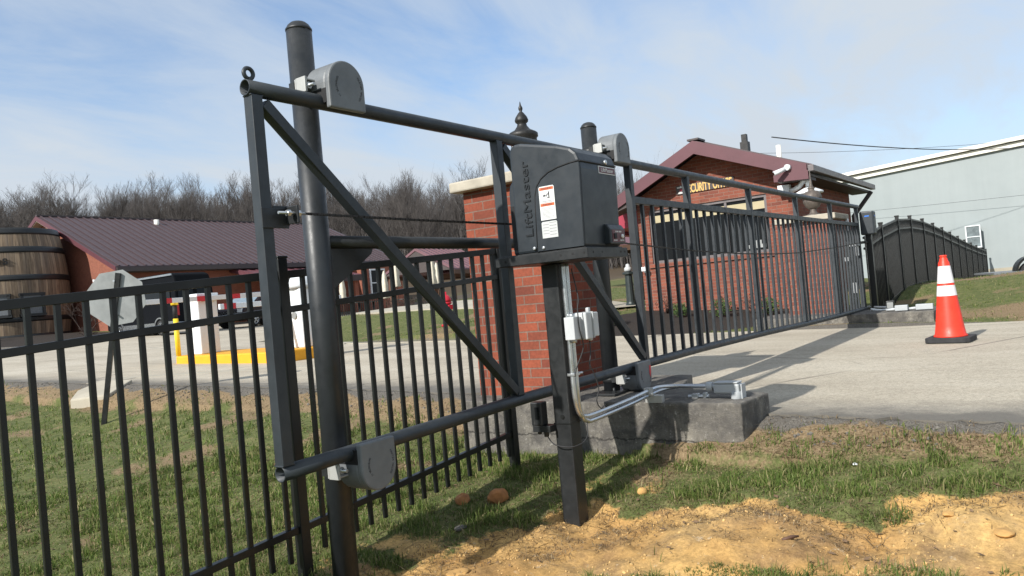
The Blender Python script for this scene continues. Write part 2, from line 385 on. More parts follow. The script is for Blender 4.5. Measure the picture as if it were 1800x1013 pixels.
def masks(x, y):
    x = np.asarray(x, float); y = np.asarray(y, float)
    wx = x + (fbm(x, y, 3.1)-.5)*.35 + (fbm(x+9, y, 14)-.5)*.1; wy = y + (fbm(x-5, y+8, 3.1)-.5)*.35
    dirt = 1-smooth(-.05, .06, sdf(wx, wy, DIRT))
    rd = sdf(x, y, ROAD)
    near = (x < 6)
    gravel = np.where(near, 1-smooth(.06, .24, rd + (fbm(x, y, 4)-.5)*.34), 1-smooth(.02,.08,rd))
    band = np.where(near, 1-smooth(.30, .80, rd + (fbm(x, y, 2.5)-.5)*.6), 0)
    straw = np.maximum(band, smooth(.50, .70, fbm(x+3, y, 1.3, 5))*.7)
    far = x > 11
    straw = np.where(far & (y < 4), np.maximum(straw, smooth(.42, .62, fbm(x, y, .5))*.9), straw)
    strip = np.where((y > -1) & (y < 1.9), np.exp(-((x-4.05-.1*(1.0-y))/.28)**2), 0)     # lush strip above the clay
    patch = np.exp(-((x-4.05)**2/.10+(y-2.35)**2/.35))*smooth(.38, .6, fbm(x, y, 3, 4)); straw = np.maximum(straw*(1-strip*.8), patch*.9)
    # around the mounting post and the foot of the block it is trodden bare
    bare = np.exp(-((x-3.75)**2+(y-2.15)**2)/.10) * smooth(.35, .6, fbm(x, y, 4)) + np.exp(-((x-2.55)**2+(y-2.7)**2)/.12)*smooth(.3,.55,fbm(x,y,5))
    mulch = np.where(in_poly(x, y, MULCH) | in_poly(x, y, BED), 1., 0.)
    leaf = smooth(58, 70, .812*x+.583*y) 
    return dict(dirt=np.maximum(dirt, np.clip(bare, 0, .8)), gravel=gravel, straw=np.clip(straw, 0, 1), mulch=mulch, leaf=leaf)
def relief(x, y):
    x = np.asarray(x, float); y = np.asarray(y, float)
    nearw = 1-smooth(4.6, 5.4, x)
    d = 1-smooth(-.12, .10, sdf(x + (fbm(x,y,3.1)-.5)*.3, y, DIRT))
    lumps = (fbm(x, y, 2.2, 5)-.5)*.11 + (fbm(x, y, 11, 3)-.5)*.05
    mound = .05*np.exp(-((x-3.2)**2+(y-1.35)**2)/.15) + .05*np.exp(-((x-3.7)**2+(y-.35)**2)/.05) - .04*np.exp(-((x-3.45)**2+(y-.75)**2)/.03)
    return nearw*((fbm(x, y, 1.3)-.5)*.05 + (fbm(x, y, 8, 3)-.5)*.03 + d*(lumps+mound-.045)) + (1-nearw)*(fbm(x,y,.8)-.5)*.05*(sdf(x,y,ROAD) > .3)
def ground_z(x, y):
    x = np.asarray(x, float); y = np.asarray(y, float); z = terr(x, y) + relief(x, y); rd = sdf(x, y, ROAD)
    fill = road_z(x, y) - .006 - .30*np.maximum(rd-.03, 0) + (fbm(x, y, 12, 3)-.5)*.03
    k = (x < 6) & (rd > -.02) & (rd < .5); z[k] = np.maximum(z[k], fill[k]); return z
def axis(segs):
    out = []
    for a, b, st in segs: out += list(np.arange(a, b, st))
    return np.array(out + [segs[-1][1]])
gx = axis([(-400,-60,40),(-60,-10,5),(-10,.6,.6),(.6,5.5,.028),(5.5,11,.8),(11,18,.12),(18,40,.8),(40,130,5),(130,600,40)])
gy = axis([(-400,-60,40),(-60,-6,4),(-6,-1.5,.4),(-1.5,4.2,.028),(4.2,16,.09),(16,50,1.0),(50,160,5),(160,600,40)])
GX, GY = np.meshgrid(gx, gy, indexing='ij'); fx_, fy_ = GX.ravel(), GY.ravel()
hz = ground_z(fx_, fy_); mk_ = masks(fx_, fy_)
ins = in_poly(fx_, fy_, ROAD); hz[ins] = np.minimum(hz[ins], road_z(fx_[ins], fy_[ins])-.05)
nx_, ny_ = len(gx), len(gy)
idx = np.arange(nx_*ny_).reshape(nx_, ny_)
quads = np.stack([idx[:-1,:-1], idx[1:,:-1], idx[1:,1:], idx[:-1,1:]], -1).reshape(-1, 4)
def np_mesh(name, verts, polys, psize, mat, smooth_=True, attrs=None):
    me = bpy.data.meshes.new(name); me.vertices.add(len(verts)); me.vertices.foreach_set('co', np.asarray(verts, np.float32).ravel())
    tot = np.asarray(psize); fl = np.asarray(polys).ravel()
    me.loops.add(len(fl)); me.loops.foreach_set('vertex_index', fl.astype(np.int32))
    me.polygons.add(len(tot)); st = np.concatenate([[0], np.cumsum(tot)[:-1]])
    me.polygons.foreach_set('loop_start', st.astype(np.int32))
    me.polygons.foreach_set('use_smooth', np.full(len(tot), smooth_))
    for k, v in (attrs or {}).items():
        a = me.attributes.new(k, 'FLOAT', 'POINT'); a.data.foreach_set('value', np.asarray(v, np.float32))
    me.update(calc_edges=True); me.validate(); me.materials.append(mat)
    o = bpy.data.objects.new(name, me); COL.objects.link(o); WORLD[o.name] = (0,0,0); return o
def ground_mat():
    t = NT('ground_soil_and_turf'); v = t.pos()
    A = lambda n: t.N('Attribute', attribute_name=n).outputs['Fac']
    n1 = t.noise(v, 9, 6, .7); n2 = t.noise(v, 60, 4, .75); n3 = t.noise(v, 1.7, 5)
    turf = t.ramp(n1, [(.3,(.065,.08,.025)), (.5,(.11,.125,.042)), (.72,(.19,.17,.075))])
    turf = t.mix(1, turf, t.ramp(n2, [(.3,.55),(.7,1.35)]), 'MULTIPLY')
    straw = t.ramp(n2, [(.25,(.09,.06,.032)), (.5,(.21,.15,.085)), (.75,(.36,.27,.16))])
    clay = t.ramp(n3, [(.3,(.40,.22,.078)), (.5,(.60,.37,.135)), (.7,(.70,.48,.20))])
    clay = t.mix(t.ramp(t.noise(v, 3.4, 6, .7), [(.46,0),(.64,.75)]), clay, (.235,.135,.065)); clay = t.mix(t.ramp(t.noise(v, 1.1, 6, .7), [(.52,0),(.68,.6)]), clay, (.20,.15,.10))
    clay = t.mix(1, clay, t.ramp(n2, [(.3,.70),(.7,1.18)]), 'MULTIPLY'); clay = t.mix(1, clay, t.ramp(t.noise(v, 22, 6, .75), [(.3,.75),(.7,1.12)]), 'MULTIPLY')
    clay = t.mix(t.ramp(t.noise(v, 14, 5, .8), [(.62,0),(.7,.6)]), clay, (.55,.46,.33))
    grav = t.ramp(t.noise(v, 120, 3, .8), [(.3,(.045,.04,.035)), (.5,(.12,.108,.092)), (.75,(.25,.23,.20))])
    mulch = t.ramp(n2, [(.3,(.014,.011,.009)), (.7,(.055,.045,.038))])
    leaf = t.ramp(n1, [(.3,(.05,.037,.025)), (.7,(.11,.08,.05))])
    fuzz = t.math('MULTIPLY', t.math('SUBTRACT', t.noise(v, 26, 5, .8), .5), 1.3)
    def thr(a): return t.ramp(t.math('ADD', a, fuzz), [(.35,0),(.65,1)])
    c = t.mix(thr(A('straw')), turf, straw); c = t.mix(thr(A('dirt')), c, clay); c = t.mix(thr(A('gravel')), c, grav)
    c = t.mix(A('mulch'), c, mulch); c = t.mix(A('leaf'), c, leaf)
    t.col(c); t.rough(.95); t.p.inputs['Specular IOR Level'].default_value = .2
    t.bump(t.math('ADD', n2, t.math('MULTIPLY', t.noise(v, 150, 4), .5)), .6, .008); return t.m
gr = np_mesh('ground', np.stack([fx_, fy_, hz], 1), quads, np.full(len(quads), 4), ground_mat(), True, mk_); struct(gr)
def flat_sheet(name, poly, zf, mat, skirt=.06, parent=None):
    mb = MB(); n = len(poly)
    top = [(x, y, zf(x, y)) for x, y in poly]
    mb.add(top, [tuple(range(n))])
    mb.add(top + [(x, y, z-skirt) for x, y, z in top], [(i, (i+1)%n, n+(i+1)%n, n+i) for i in range(n)])
    o = mb.build(name, mat, parent); return o
def rough_edge(p):                                  # crumbling asphalt edge on the near side
    out = []; r_ = random.Random(3)
    for i in range(len(p)):
        a, b = p[i], p[(i+1)%len(p)]; L = math.hypot(b[0]-a[0], b[1]-a[1]); near = a[0] < 6 and b[0] < 6 and -6 < a[1] < 22
        k = max(1, int(L/.07)) if near else 1
        for j in range(k):
            f = j/k; q = (a[0]+(b[0]-a[0])*f, a[1]+(b[1]-a[1])*f)
            if near and j: q = (q[0]+r_.gauss(0,.022)+.05*(float(fbm(q[0],q[1]*1.0,3))-.5), q[1])
            out.append(q)
    return out
def clipy(poly, y0, keep_above):
    out = []; n = len(poly)
    for i in range(n):
        a, b = poly[i], poly[(i+1)%n]; ia = (a[1] >= y0) == keep_above; ib = (b[1] >= y0) == keep_above
        if ia: out.append(a)
        if ia != ib:
            f = (y0-a[1])/(b[1]-a[1]); out.append((a[0]+(b[0]-a[0])*f, y0))
    return out
re_ = rough_edge(ROAD)
mb = MB()
for part in (clipy(re_, 2.0, False), clipy(re_, 2.0, True)):
    n = len(part); top = [(x, y, float(road_z(x, y))) for x, y in part]
    mb.add(top, [tuple(range(n))]); mb.add(top+[(x,y,z-.07) for x,y,z in top], [(i,(i+1)%n,n+(i+1)%n,n+i) for i in range(n)])
struct(mb.build('road', M['asphalt']))
st = [(6.0,11.9),(5.4,11.6),(5.35,11.1),(6.0,11.35),(6.9,9.6),(7.55,8.2),(7.75,8.45),(7.1,9.9)]
struct(flat_sheet('concrete_band', st, lambda x,y: float(road_z(x,y))+.004, M['paleconc'], .01))
mb = MB(); sl_ = [(4.80,10.8,-.84),(5.05,11.12,-.75),(5.42,11.2,-.665),(5.5,10.5,-.665),(5.0,10.2,-.80)]
mb.add(sl_+[(x,y,z-.2) for x,y,z in sl_], [(0,1,2,3,4),(9,8,7,6,5)]+[(i,(i+1)%5,5+(i+1)%5,5+i) for i in range(5)])
tag(mb.build('concrete_slab', M['paleconc'], bevel=.02), 'pale broken concrete slab at the road edge beyond the left fence', 'slab')
# far pavement and kerb lines
def strip(name, pts, w, dz, mat, nz=None):
    mb = MB(); L = []; Rr = []
    for i, p in enumerate(pts):
        a, b = Vector(pts[max(0,i-1)]), Vector(pts[min(len(pts)-1,i+1)]); t = (b-a).normalized(); nrm = Vector((-t.y, t.x))
        L.append(Vector(p)+nrm*w/2); Rr.append(Vector(p)-nrm*w/2)
    v = [(q.x,q.y,(nz(q.x,q.y) if nz else gz(q.x,q.y))+dz) for q in L] + [(q.x,q.y,(nz(q.x,q.y) if nz else gz(q.x,q.y))+dz) for q in Rr]
    n = len(pts); v += [(x,y,z-.15) for x,y,z in v]
    f = [(i,i+1,n+i+1,n+i) for i in range(n-1)] + [(i,i+1,2*n+i+1,2*n+i) for i in range(n-1)] + [(n+i,n+i+1,3*n+i+1,3*n+i) for i in range(n-1)]
    mb.add(v, f); return mb.build(name, mat)
struct(strip('sidewalk', [(15.2,8.2),(16.2,9.5),(16.9,11),(17.3,13),(17.5,15),(17.9,17.5),(19,19.6),(22,21.5),(30,23.6),(40,26)], 1.6, .05, M['paleconc']))
struct(strip('gutter_strip', [(11.25,8.2),(11.25,9.5),(11.32,12.3),(11.6,14.6),(12.6,16.6)], .4, .012, M['paleconc'], lambda x,y: float(road_z(x,y))))
struct(strip('bed_kerb', [(12.75,43),(12.75,37),(14.1,33.2),(16.9,33.8),(19.8,37.5),(20.9,41)], .2, .10, M['concrete']))
# grass blades, denser near the camera
FW = np.array([math.cos(R(35.67)), math.sin(R(35.67))]); RT = np.array([FW[1], -FW[0]])
def blades(name, n, mat, rmin, rmax, seed, fn, lean=.75, wk=1.0, zf=1.0):
    g = np.random.default_rng(seed)
    th = g.uniform(-.72, .72, n); r = np.exp(g.uniform(np.log(rmin), np.log(rmax), n))
    x = r*(np.cos(th)*FW[0]+np.sin(th)*RT[0]); y = r*(np.cos(th)*FW[1]+np.sin(th)*RT[1])
    mk2 = masks(x, y); rd = sdf(x, y, ROAD)
    p, h = fn(x, y, mk2, rd, g)
    k = (g.random(n) < p) & (rd > .02) & ~((x > 4.38) & (x < 6.1) & (y > 1.55) & (y < 3.8))
    x, y, r, h = x[k], y[k], r[k], h[k]; m = len(x); z = ground_z(x, y)-.004
    w = np.clip(r*.00125, .003, .010)*g.uniform(.7, 1.3, m)*wk; a = g.uniform(0, 6.283, m); ln = g.normal(0, lean, m); la = g.uniform(0, 6.283, m)
    dx, dy = np.cos(a)*w/2, np.sin(a)*w/2; lx, ly = np.cos(la)*ln*h, np.sin(la)*ln*h
    V = np.empty((m, 5, 3))
    V[:,0] = np.stack([x-dx, y-dy, z], 1); V[:,1] = np.stack([x+dx, y+dy, z], 1)
    V[:,2] = np.stack([x+dx*.8+lx*.35, y+dy*.8+ly*.35, z+zf*h*np.clip(.62-.2*np.abs(ln),.2,1)], 1); V[:,3] = np.stack([x-dx*.8+lx*.35, y-dy*.8+ly*.35, z+zf*h*np.clip(.62-.2*np.abs(ln),.2,1)], 1)
    V[:,4] = np.stack([x+lx, y+ly, z+zf*h*np.clip(1-.42*np.abs(ln), .12, 1)], 1)
    b = (np.arange(m)*5)[:,None]
    q = b+np.array([0,1,2,3]); tr = b+np.array([3,2,4])
    polys = np.concatenate([q, tr], 1).ravel(); ps = np.tile([4,3], m)
    o = np_mesh(name, V.reshape(-1,3), polys, ps, mat, False, dict(tint=np.repeat(g.random(m), 5)))
    return o
def blade_mat(name, stops, tr=.42):
    t = NT(name); at = t.N('Attribute', attribute_name='tint').outputs['Fac']
    c = t.ramp(at, stops); c = t.mix(1, c, t.ramp(t.noise(t.pos(), 2.2, 4), [(.3,.7),(.7,1.2)]), 'MULTIPLY')
    t.col(c); t.rough(.6); t.p.inputs['Specular IOR Level'].default_value = .3
    d = t.N('BsdfTranslucent'); t.L(c, d.inputs[0]); mx = t.N('MixShader', i_0=tr); t.L(t.p.outputs[0], mx.inputs[1]); t.L(d.outputs[0], mx.inputs[2])
    t.L(mx.outputs[0], t.n['Material Output'].inputs[0]); return t.m
M['blade'] = blade_mat('green_grass_blades', [(0,(.08,.125,.026)), (.4,(.145,.205,.047)), (.7,(.20,.245,.07)), (.85,(.28,.26,.11)), (1,(.42,.35,.19))])
M['straw'] = blade_mat('dry_grass_blades', [(0,(.11,.07,.04)), (.4,(.22,.155,.085)), (.8,(.36,.27,.16)), (1,(.48,.39,.25))])
def tuft(x, y):        # green tufts along the near edge of the clay
    return np.exp(-((x-(2.86+.32*(1.4-y)))/.10)**2)*smooth(.42, .58, fbm(x, y, 5, 3))*(y < 1.75)*(y > -.6)
def f_green(x, y, mk2, rd, g):
    cl = smooth(.40, .60, fbm(x, y, 7, 4)); cl2 = smooth(.35, .6, fbm(x+7, y, 2.0, 3))
    p = (1-mk2['dirt'])**2*(1-mk2['gravel'])*(1-mk2['straw']*.85)*(.26+.74*cl*(.45+.55*cl2))*(1-mk2['mulch'])
    p = np.maximum(p, .8*mk2['dirt']*smooth(.70, .76, fbm(x, y, 2.6, 3))*(rd > .5)*cl); p = np.maximum(p, tuft(x, y)*.9)
    h = (.018+.060*cl*g.random(len(x))**1.3) * (.7+.6*fbm(x, y, 1.1)) * np.where(x > 10, .8, 1.0)
    return p, h
def f_straw(x, y, mk2, rd, g):
    cl = smooth(.40, .6, fbm(x+4, y, 6, 3))
    p = (mk2['straw']*.9+.34)*(1-mk2['dirt'])*(1-mk2['gravel']*.8)*(.3+.7*cl)*(1-mk2['mulch'])
    edge = np.exp(-(np.maximum(sdf(x, y, DIRT), -9)/.16)**2); p = np.maximum(p, .75*edge*(x < 4.4))
    p = np.maximum(p, mk2['dirt']*.55*smooth(.46, .64, fbm(x, y, 3.2, 4)))
    return p, .018+.050*g.random(len(x))**1.4
for nm, n_, ra_, rb_, sd, lab in (('grass',520000,2.3,6.8,5,'patchy green grass on the near verge in front of the road'),('grass',260000,6.8,30,15,'patchy green grass farther off, on the bank beyond the road')):
    go = blades(nm, n_, M['blade'], ra_, rb_, sd, f_green, .85); go['kind'] = 'stuff'; go['label'] = lab; go['category'] = 'grass'
for nm, n_, ra_, rb_, sd, lab in (('dry_grass',300000,2.3,6.8,6,'matted dry straw coloured grass near the road edge'),('dry_grass',110000,6.8,24,16,'dry grass on the far bank beyond the road')):
    so = blades(nm, n_, M['straw'], ra_, rb_, sd, f_straw, 1.5, .8, .45); so['kind'] = 'stuff'; so['label'] = lab; so['category'] = 'grass'
M['crumb'] = mk('clay_crumb', (.52,.34,.14), .95, var=.45, vs=40)
# pebbles and crumbs of clay
g = np.random.default_rng(9); mb = MB(); bmi = bmesh.new(); bmesh.ops.create_icosphere(bmi, subdivisions=1, radius=1)
iv = np.array([v.co[:] for v in bmi.verts]); ifc = np.array([[v.index for v in f.verts] for f in bmi.faces]); bmi.free()
def pebbles(name, mat, xs, ys, smin, smax, seed):
    g = np.random.default_rng(seed); n = len(xs); s = smin*(smax/smin)**(g.random(n)**2.2); z = ground_z(xs, ys)
    V = iv[None]*(s[:,None,None]*g.uniform(.55, 1.25, (n,1,3)))*(1+g.uniform(-.25,.25,(n,len(iv),1)))
    V += np.stack([xs, ys, z+s*.2], 1)[:,None]
    F = ifc[None]+(np.arange(n)*len(iv))[:,None,None]
    o = np_mesh(name, V.reshape(-1,3), F.reshape(-1), np.full(n*len(ifc), 3), mat, False); o['kind'] = 'stuff'; return o
xs = g.uniform(2.0,4.3,26000); ys = g.uniform(-.8,2.7,26000); k = (masks(xs,ys)['dirt'] > .6) & (g.random(26000) < smooth(.35,.65,fbm(xs,ys,3))*.55+.06); 
po = pebbles('clay_crumbs', M['crumb'], xs[k], ys[k], .0016, .008, 1); po['label'] = 'loose tan crumbs and pebbles on the bare clay'; po['category'] = 'pebbles'
xs = g.uniform(4.1,6,26000); ys = g.uniform(-1.5,14,26000); rd_ = sdf(xs,ys,ROAD); k = (rd_ > -.02) & (rd_ < .30+.1*g.random(26000)) & (g.random(26000) < .8*smooth(.3,.6,fbm(xs,ys,2.2))) & ~((xs>4.38)&(ys>1.55)&(ys<3.8))
M['gravelstone'] = mk('road_gravel', (.125,.115,.10), .95, var=.6, vs=60)
po = pebbles('gravel', M['gravelstone'], xs[k], ys[k], .003, .014, 2); po['label'] = 'grey gravel along the crumbling asphalt edge'; po['category'] = 'gravel'
# ------------------------------------------------------------------ sliding gate
GY = 2.521; ZT = .904
BXS = [1.865, 3.5, 5.1, 6.2, 7.8, 9.4, 11.05, 13.05]; BZS = [-.607, -.578, -.572, -.576, -.598, -.632, -.655, -.672]
zb = lambda x: float(np.interp(x, BXS, BZS))
gate = thing('sliding_gate', (1.89, GY, -.66), 'long charcoal steel cantilever sliding gate standing partly open across the road', 'gate')
mb = MB(); mb.tube([(1.855+.3*i, GY, ZT-.012*math.sin(math.pi*i/37)) for i in range(37)]+[(12.84,GY,ZT)], .032, 20, cap=False)
tr_ = mb.build('top_rail', M['gate'], gate); s_ = tr_.modifiers.new('wall','SOLIDIFY'); s_.thickness = .004
mb = MB(); bx = np.linspace(1.865, 13.05, 40); mb.tube([(x, GY, zb(x)) for x in bx], .032, 20, cap=False)
s_ = mb.build('bottom_rail', M['gate'], gate).modifiers.new('wall','SOLIDIFY'); s_.thickness = .004
VX = [1.89, 3.482, 5.09, 6.145, 7.735, 9.405, 11.07, 12.73]
for x in VX:
    mb = MB(); mb.bb(x-.0255, x+.0255, GY-.0255, GY+.0255, zb(x)+.028, ZT-.028); [mb.tube([(x+sx*.026,GY-.026,z),(x+sx*.026,GY+.026,z)], .0045, 6) or mb.tube([(x-.026,GY+sx*.026,z),(x+.026,GY+sx*.026,z)], .0045, 6) for sx in (-1,1) for z in (zb(x)+.030, ZT-.030)]; mb.build('frame_post', M['gate'], gate, .003)
for (xa, xb_) in ((1.93, 3.455), (3.525, 5.06)):
    mb = MB(); mb.bar((xa, GY, ZT-.055), (xb_, GY, zb(xb_)+.05), .046, .05, (0,1,0)); mb.build('brace', M['gate'], gate, .003)
for a, b in zip(VX[2:-1], VX[3:]):
    mb = MB(); mb.bb(a+.0255, b-.0255, GY-.0245, GY+.0245, .598, .649); mb.build('mid_rail', M['gate'], gate, .003)
for a, b in zip(VX[2:-1], VX[3:]):
    n = 5 if b-a < 1.3 else 8
    for k in range(n):
        x = a+(b-a)*(k+1)/(n+1); mb = MB(); mb.bb(x-.0125, x+.0125, GY-.0125, GY+.0125, zb(x)+.029, .598); mb.build('picket', M['gate'], gate)
Mx = Matrix.Rotation(R(90), 3, 'X')
mb = MB(); mb.torus((1.878, GY, ZT+.058), .021, .0085, Mx); mb.bb(1.872,1.886,GY-.01,GY+.01,ZT+.028,ZT+.042); mb.build('lifting_eye', M['gate'], gate)
# chain with its end brackets
mb = MB(); mb.bb(1.915,1.99,GY-.032,GY-.026,.36,.44); mb.bb(1.975,1.985,2.42,GY-.03,.365,.435); mb.bb(1.86,1.985,2.488,2.4935,.35,.43); mb.build('chain_bracket', M['black'], gate, .002)
mb = MB(); mb.tube([(1.90,2.44,.405),(2.03,2.44,.405)], .006, 8); mb.tube([(1.94,2.44,.405),(1.955,2.44,.405)], .013, 6, smooth=False); mb.tube([(1.99,2.44,.405),(2.003,2.44,.405)], .013, 6, smooth=False); mb.build('chain_bolt', M['galv'], gate)
mb = MB(); mb.bb(12.755,12.95,2.42,2.50,.335,.355); mb.bb(12.72,12.76,2.42,2.495,.325,.365); mb.build('chain_bracket', M['black'], gate, .002)
cp = [(2.03,.405),(2.7,.398),(3.5,.397),(4.2,.35),(4.83,.294),(6.0,.24),(7.2,.207),(8.2,.198),(9.1,.205),(10.9,.265),(12.8,.352)]
cx = np.array([p[0] for p in cp]); cz = np.array([p[1] for p in cp]); mb = MB(); x = 2.03; k = 0
while x < 12.8:
    z0, z1 = np.interp([x, x+.016], cx, cz)
    if k % 2: mb.bar((x-.003,2.44,z0),(x+.019,2.44,z1), .011, .006, (0,1,0))
    else: mb.bar((x-.003,2.44,z0),(x+.019,2.44,z1), .0075, .0115, (0,1,0))
    x += .016; k += 1
mb.build('chain', M['chain'], gate)
# ------------------------------------------------------------------ support posts of the gate
PYY = 2.662
sup = thing('gate_support_frame', (2.267, PYY, -1.3), 'two tall black round posts joined by a pipe that carry the sliding gate', 'gate posts')
for x, z0, z1 in ((2.267, -1.35, 1.262), (4.812, -.735, 1.15)):
    mb = MB(); mb.tube([(x, PYY, z0), (x, PYY, z1)], .0565, 32); p_ = mb.build('post', M['post'], sup)
    mb = MB(); mb.lathe([(.058,z1-.006),(.0585,z1+.002),(.054,z1+.008),(.047,z1+.02),(.034,z1+.031),(.016,z1+.037),(.002,z1+.038)], (x, PYY, 0), 28); mb.build('cap', M['black'], p_)
mb = MB(); mb.tube([(2.30,PYY,.317),(4.78,PYY,.317)], .0302, 18); mb.build('cross_pipe', M['black'], sup)
mb = MB(); mb.exY([(2.32,.29),(2.60,.29),(2.585,.262),(2.34,.105),(2.32,.105)], PYY-.005, PYY+.005); mb.build('gusset_plate', M['black'], sup, .002)
mb = MB(); mb.bb(4.64,4.985,2.55,2.70,-.742,-.726); mb.build('base_plate', M['black'], sup, .002)
for (x, y) in ((4.68,2.575),(4.94,2.575)):
    mb = MB(); mb.tube([(x,y,-.73),(x,y,-.69)], .008, 8); mb.tube([(x,y,-.726),(x,y,-.712)], .015, 6, smooth=False); mb.build('anchor_bolt', M['black'], sup)
# ------------------------------------------------------------------ roller covers
def dprof(w, h0, n=20):
    return [(-w, h0), (w, h0)] + [(w*math.cos(math.pi*i/n), .0+w*math.sin(math.pi*i/n)) for i in range(n+1)]
def arc_letters(name, txt, cx_, cz_, rad, a0, a1, y, size, flip, parent):
    mb = MB(); cu_cache = {}
    for i, ch in enumerate(txt):
        if ch == ' ': continue
        a = R(a0+(a1-a0)*i/(len(txt)-1)); u = Vector((math.sin(a),0,-math.cos(a)))*(1 if a1 < a0 else -1); n = Vector((math.cos(a),0,math.sin(a)))*(1 if a1 < a0 else -1)
        p = Vector((cx_+rad*math.cos(a), y, cz_+rad*math.sin(a)))
        q = text_part(None, ch, p, u, n, size, None, None, .0012, 0, True)
        mb.add(q.v, q.f)
    return mb.build(name, M['lettering'], parent)
def roller(x, z, up, label, front=2.445, back=2.60, red=False):
    s = 1 if up else -1; cz0 = z + s*.075; w = .102
    t = thing('guide_roller', (x, 2.52, z-.1), label, 'gate roller', 'grey guide roller covers on the gate rails')
    poly = [(x-w, cz0-s*.075), (x+w, cz0-s*.075)] + [(x+w*math.cos(math.pi*i/22), cz0+s*w*math.sin(math.pi*i/22)) for i in range(23)]
    mb = MB(); mb.exY(poly, front+.025, back); mb.build('cover', M['cover'], t, .010)
    polyf = [(x-w, cz0-s*.112), (x+w, cz0-s*.112)] + [(x+w*math.cos(math.pi*i/22), cz0+s*w*math.sin(math.pi*i/22)) for i in range(23)]
    mb = MB(); mb.exY(polyf, front, front+.028); mb.build('face_plate', M['cover'], t, .007)
    mb = MB(); mb.bb(x-w-.0012, x-w+.002, 2.468, 2.578, z-.012 if up else z-.05, z+.05 if up else z+.012); mb.build('rail_slot', M['dark'], t, .0006)
    arc_letters('lettering', 'MASTER HALCO', x, cz0-s*.012, .078, 35 if up else 30, -35 if up else -40, front-.0002, .0135, False, t)
    arc_letters('lettering', 'GATEMASTER II', x, cz0-s*.012, .066, 145 if up else 150, 225 if up else 222, front-.0002, .0125, False, t)
    zb2 = z+s*.072
    px_ = x-w-.028
    mb = MB(); mb.bb(px_-.028, px_+.03, 2.585, 2.598, zb2-.03, zb2+.03); mb.bb(px_-.028, px_-.016, 2.53, 2.59, zb2-.033, zb2+.033); mb.bb(px_-.02, x-w+.01, 2.535, 2.59, zb2+s*.02, zb2+s*.027); mb.build('bracket', M['alum'], t, .002)
    mb = MB(); mb.tube([(px_-.005,2.50,zb2-s*.004),(px_-.005,2.62,zb2-s*.004)], .0075, 8); mb.tube([(px_-.005,2.53,zb2-s*.004),(px_-.005,2.545,zb2-s*.004)], .0155, 6, smooth=False); mb.build('bolt', M['galv'], t)
    mb = MB(); mb.lathe([(.0568,-.022),(.062,-.022),(.062,.022),(.0568,.022)], (2.267 if x < 3.5 else 4.812, PYY, zb2), 28, cap=False); mb.bb(x-w-.06, x-w, 2.598, 2.63, zb2-.02, zb2+.02); mb.build('clamp_band', M['black'], t)
    return t
roller(2.322, ZT, True, 'grey rounded roller cover on the top rail at the nearer round post')
roller(2.318, zb(2.3), False, 'upside-down grey roller cover under the bottom rail at the nearer round post')
roller(4.895, ZT, True, 'grey roller cover on the top rail behind the black operator box')
rr_ = roller(4.92, zb(4.9), False, 'grey roller cover with a red smear under the rail above the concrete block')
mb = MB(); mb.exY([(4.985,-.575),(5.012,-.575),(5.01,-.62),(4.995,-.66),(4.982,-.63)], 2.4425, 2.4440); mb.build('red_smear', M['red'], rr_)
# ------------------------------------------------------------------ gate operator on its post
op = thing('mounting_post', (3.49, 2.22, -1.2), 'square black steel post standing in the clay under the operator box', 'post')
mb = MB(); mb.bb(3.44,3.54,2.17,2.27,-1.35,.154); mb.build('shaft', M['black'], op, .006)
mb = MB(); mb.bb(3.437,3.543,2.167,2.273,-.70,-.694); mb.tube([(3.435,2.215,-.66),(3.441,2.215,-.66)], .012, 10); mb.tube([(3.505,2.165,-.655),(3.505,2.171,-.655)], .011, 10); mb.build('band', M['fence'], op)
o = thing('gate_operator', (3.45, 2.1, .155), 'large black gate operator box with raised lettering and warning stickers on a square post', 'gate opener')
OX = 3.267; OX1 = 3.655
mb = MB(); mb.exX([(1.888,.212),(1.876,.60),(1.880,.645),(1.893,.678),(1.925,.706),(2.0,.731),(2.10,.755),(2.22,.782),(2.255,.782),(2.278,.770),(2.29,.745),(2.29,.212)], OX, OX1)
mb.build('housing', M['opbody'], o, .014)
mb = MB(); seam = [(1.878,.634),(1.93,.632),(2.0,.622),(2.06,.606),(2.105,.580),(2.135,.545),(2.148,.50),(2.152,.44),(2.162,.214)]
mb.exX([(1.8885,.216),(1.877,.60),(1.8775,.628)]+[(y-.003,z-.006) for y,z in seam[1:]]+[(2.156,.216)], OX-.005, OX+.004); pan = mb.build('access_panel', M['opbody'], o, .003)
mb = MB(); mb.tube([(OX-.0005, y, z) for y, z in seam], .0042, 6); mb.tube([(OX, 1.876, .634), (OX1-.012, 1.876, .634)], .0042, 6); mb.build('seam', M['dark'], o)
mb = MB(); mb.exX([(2.27,.212),(2.27,.60),(2.30,.61),(2.325,.58),(2.335,.54),(2.335,.212)], OX+.03, OX1-.03); mb.build('rear_chassis', M['opbody'], o, .012)
mb = MB(); mb.bb(OX+.026, OX+.034, 2.294, 2.328, .24, .47); mb.build('chain_slot', M['dark'], o)
text_part('raised_lettering', 'LiftMaster', (OX-.0005, 2.178, .292), (0,0,1), (0,1,0), .068, M['opletter'], o, .004, 0, sx=1.42)
def sticker(name, y0, y1, z0, z1, mat, x=OX-.0062, parent=o):          # y0 is the left side seen from the road side
    mb = MB(); mb.exX([(y0,z0),(y0,z1-.006),(y0-.006,z1),(y1+.006,z1),(y1,z1-.006),(y1,z0)], x-.0006, x+.002); return mb.build(name, mat, parent)
def ink(parent, y0, y1, rows, mat, x=OX-.0072):
    mb = MB()
    for z, h, f0, f1 in rows: mb.bb(x-.0002, x+.0005, y0+(y1-y0)*f0, y0+(y1-y0)*f1, z, z+h)
    return mb.build('print', mat, parent)
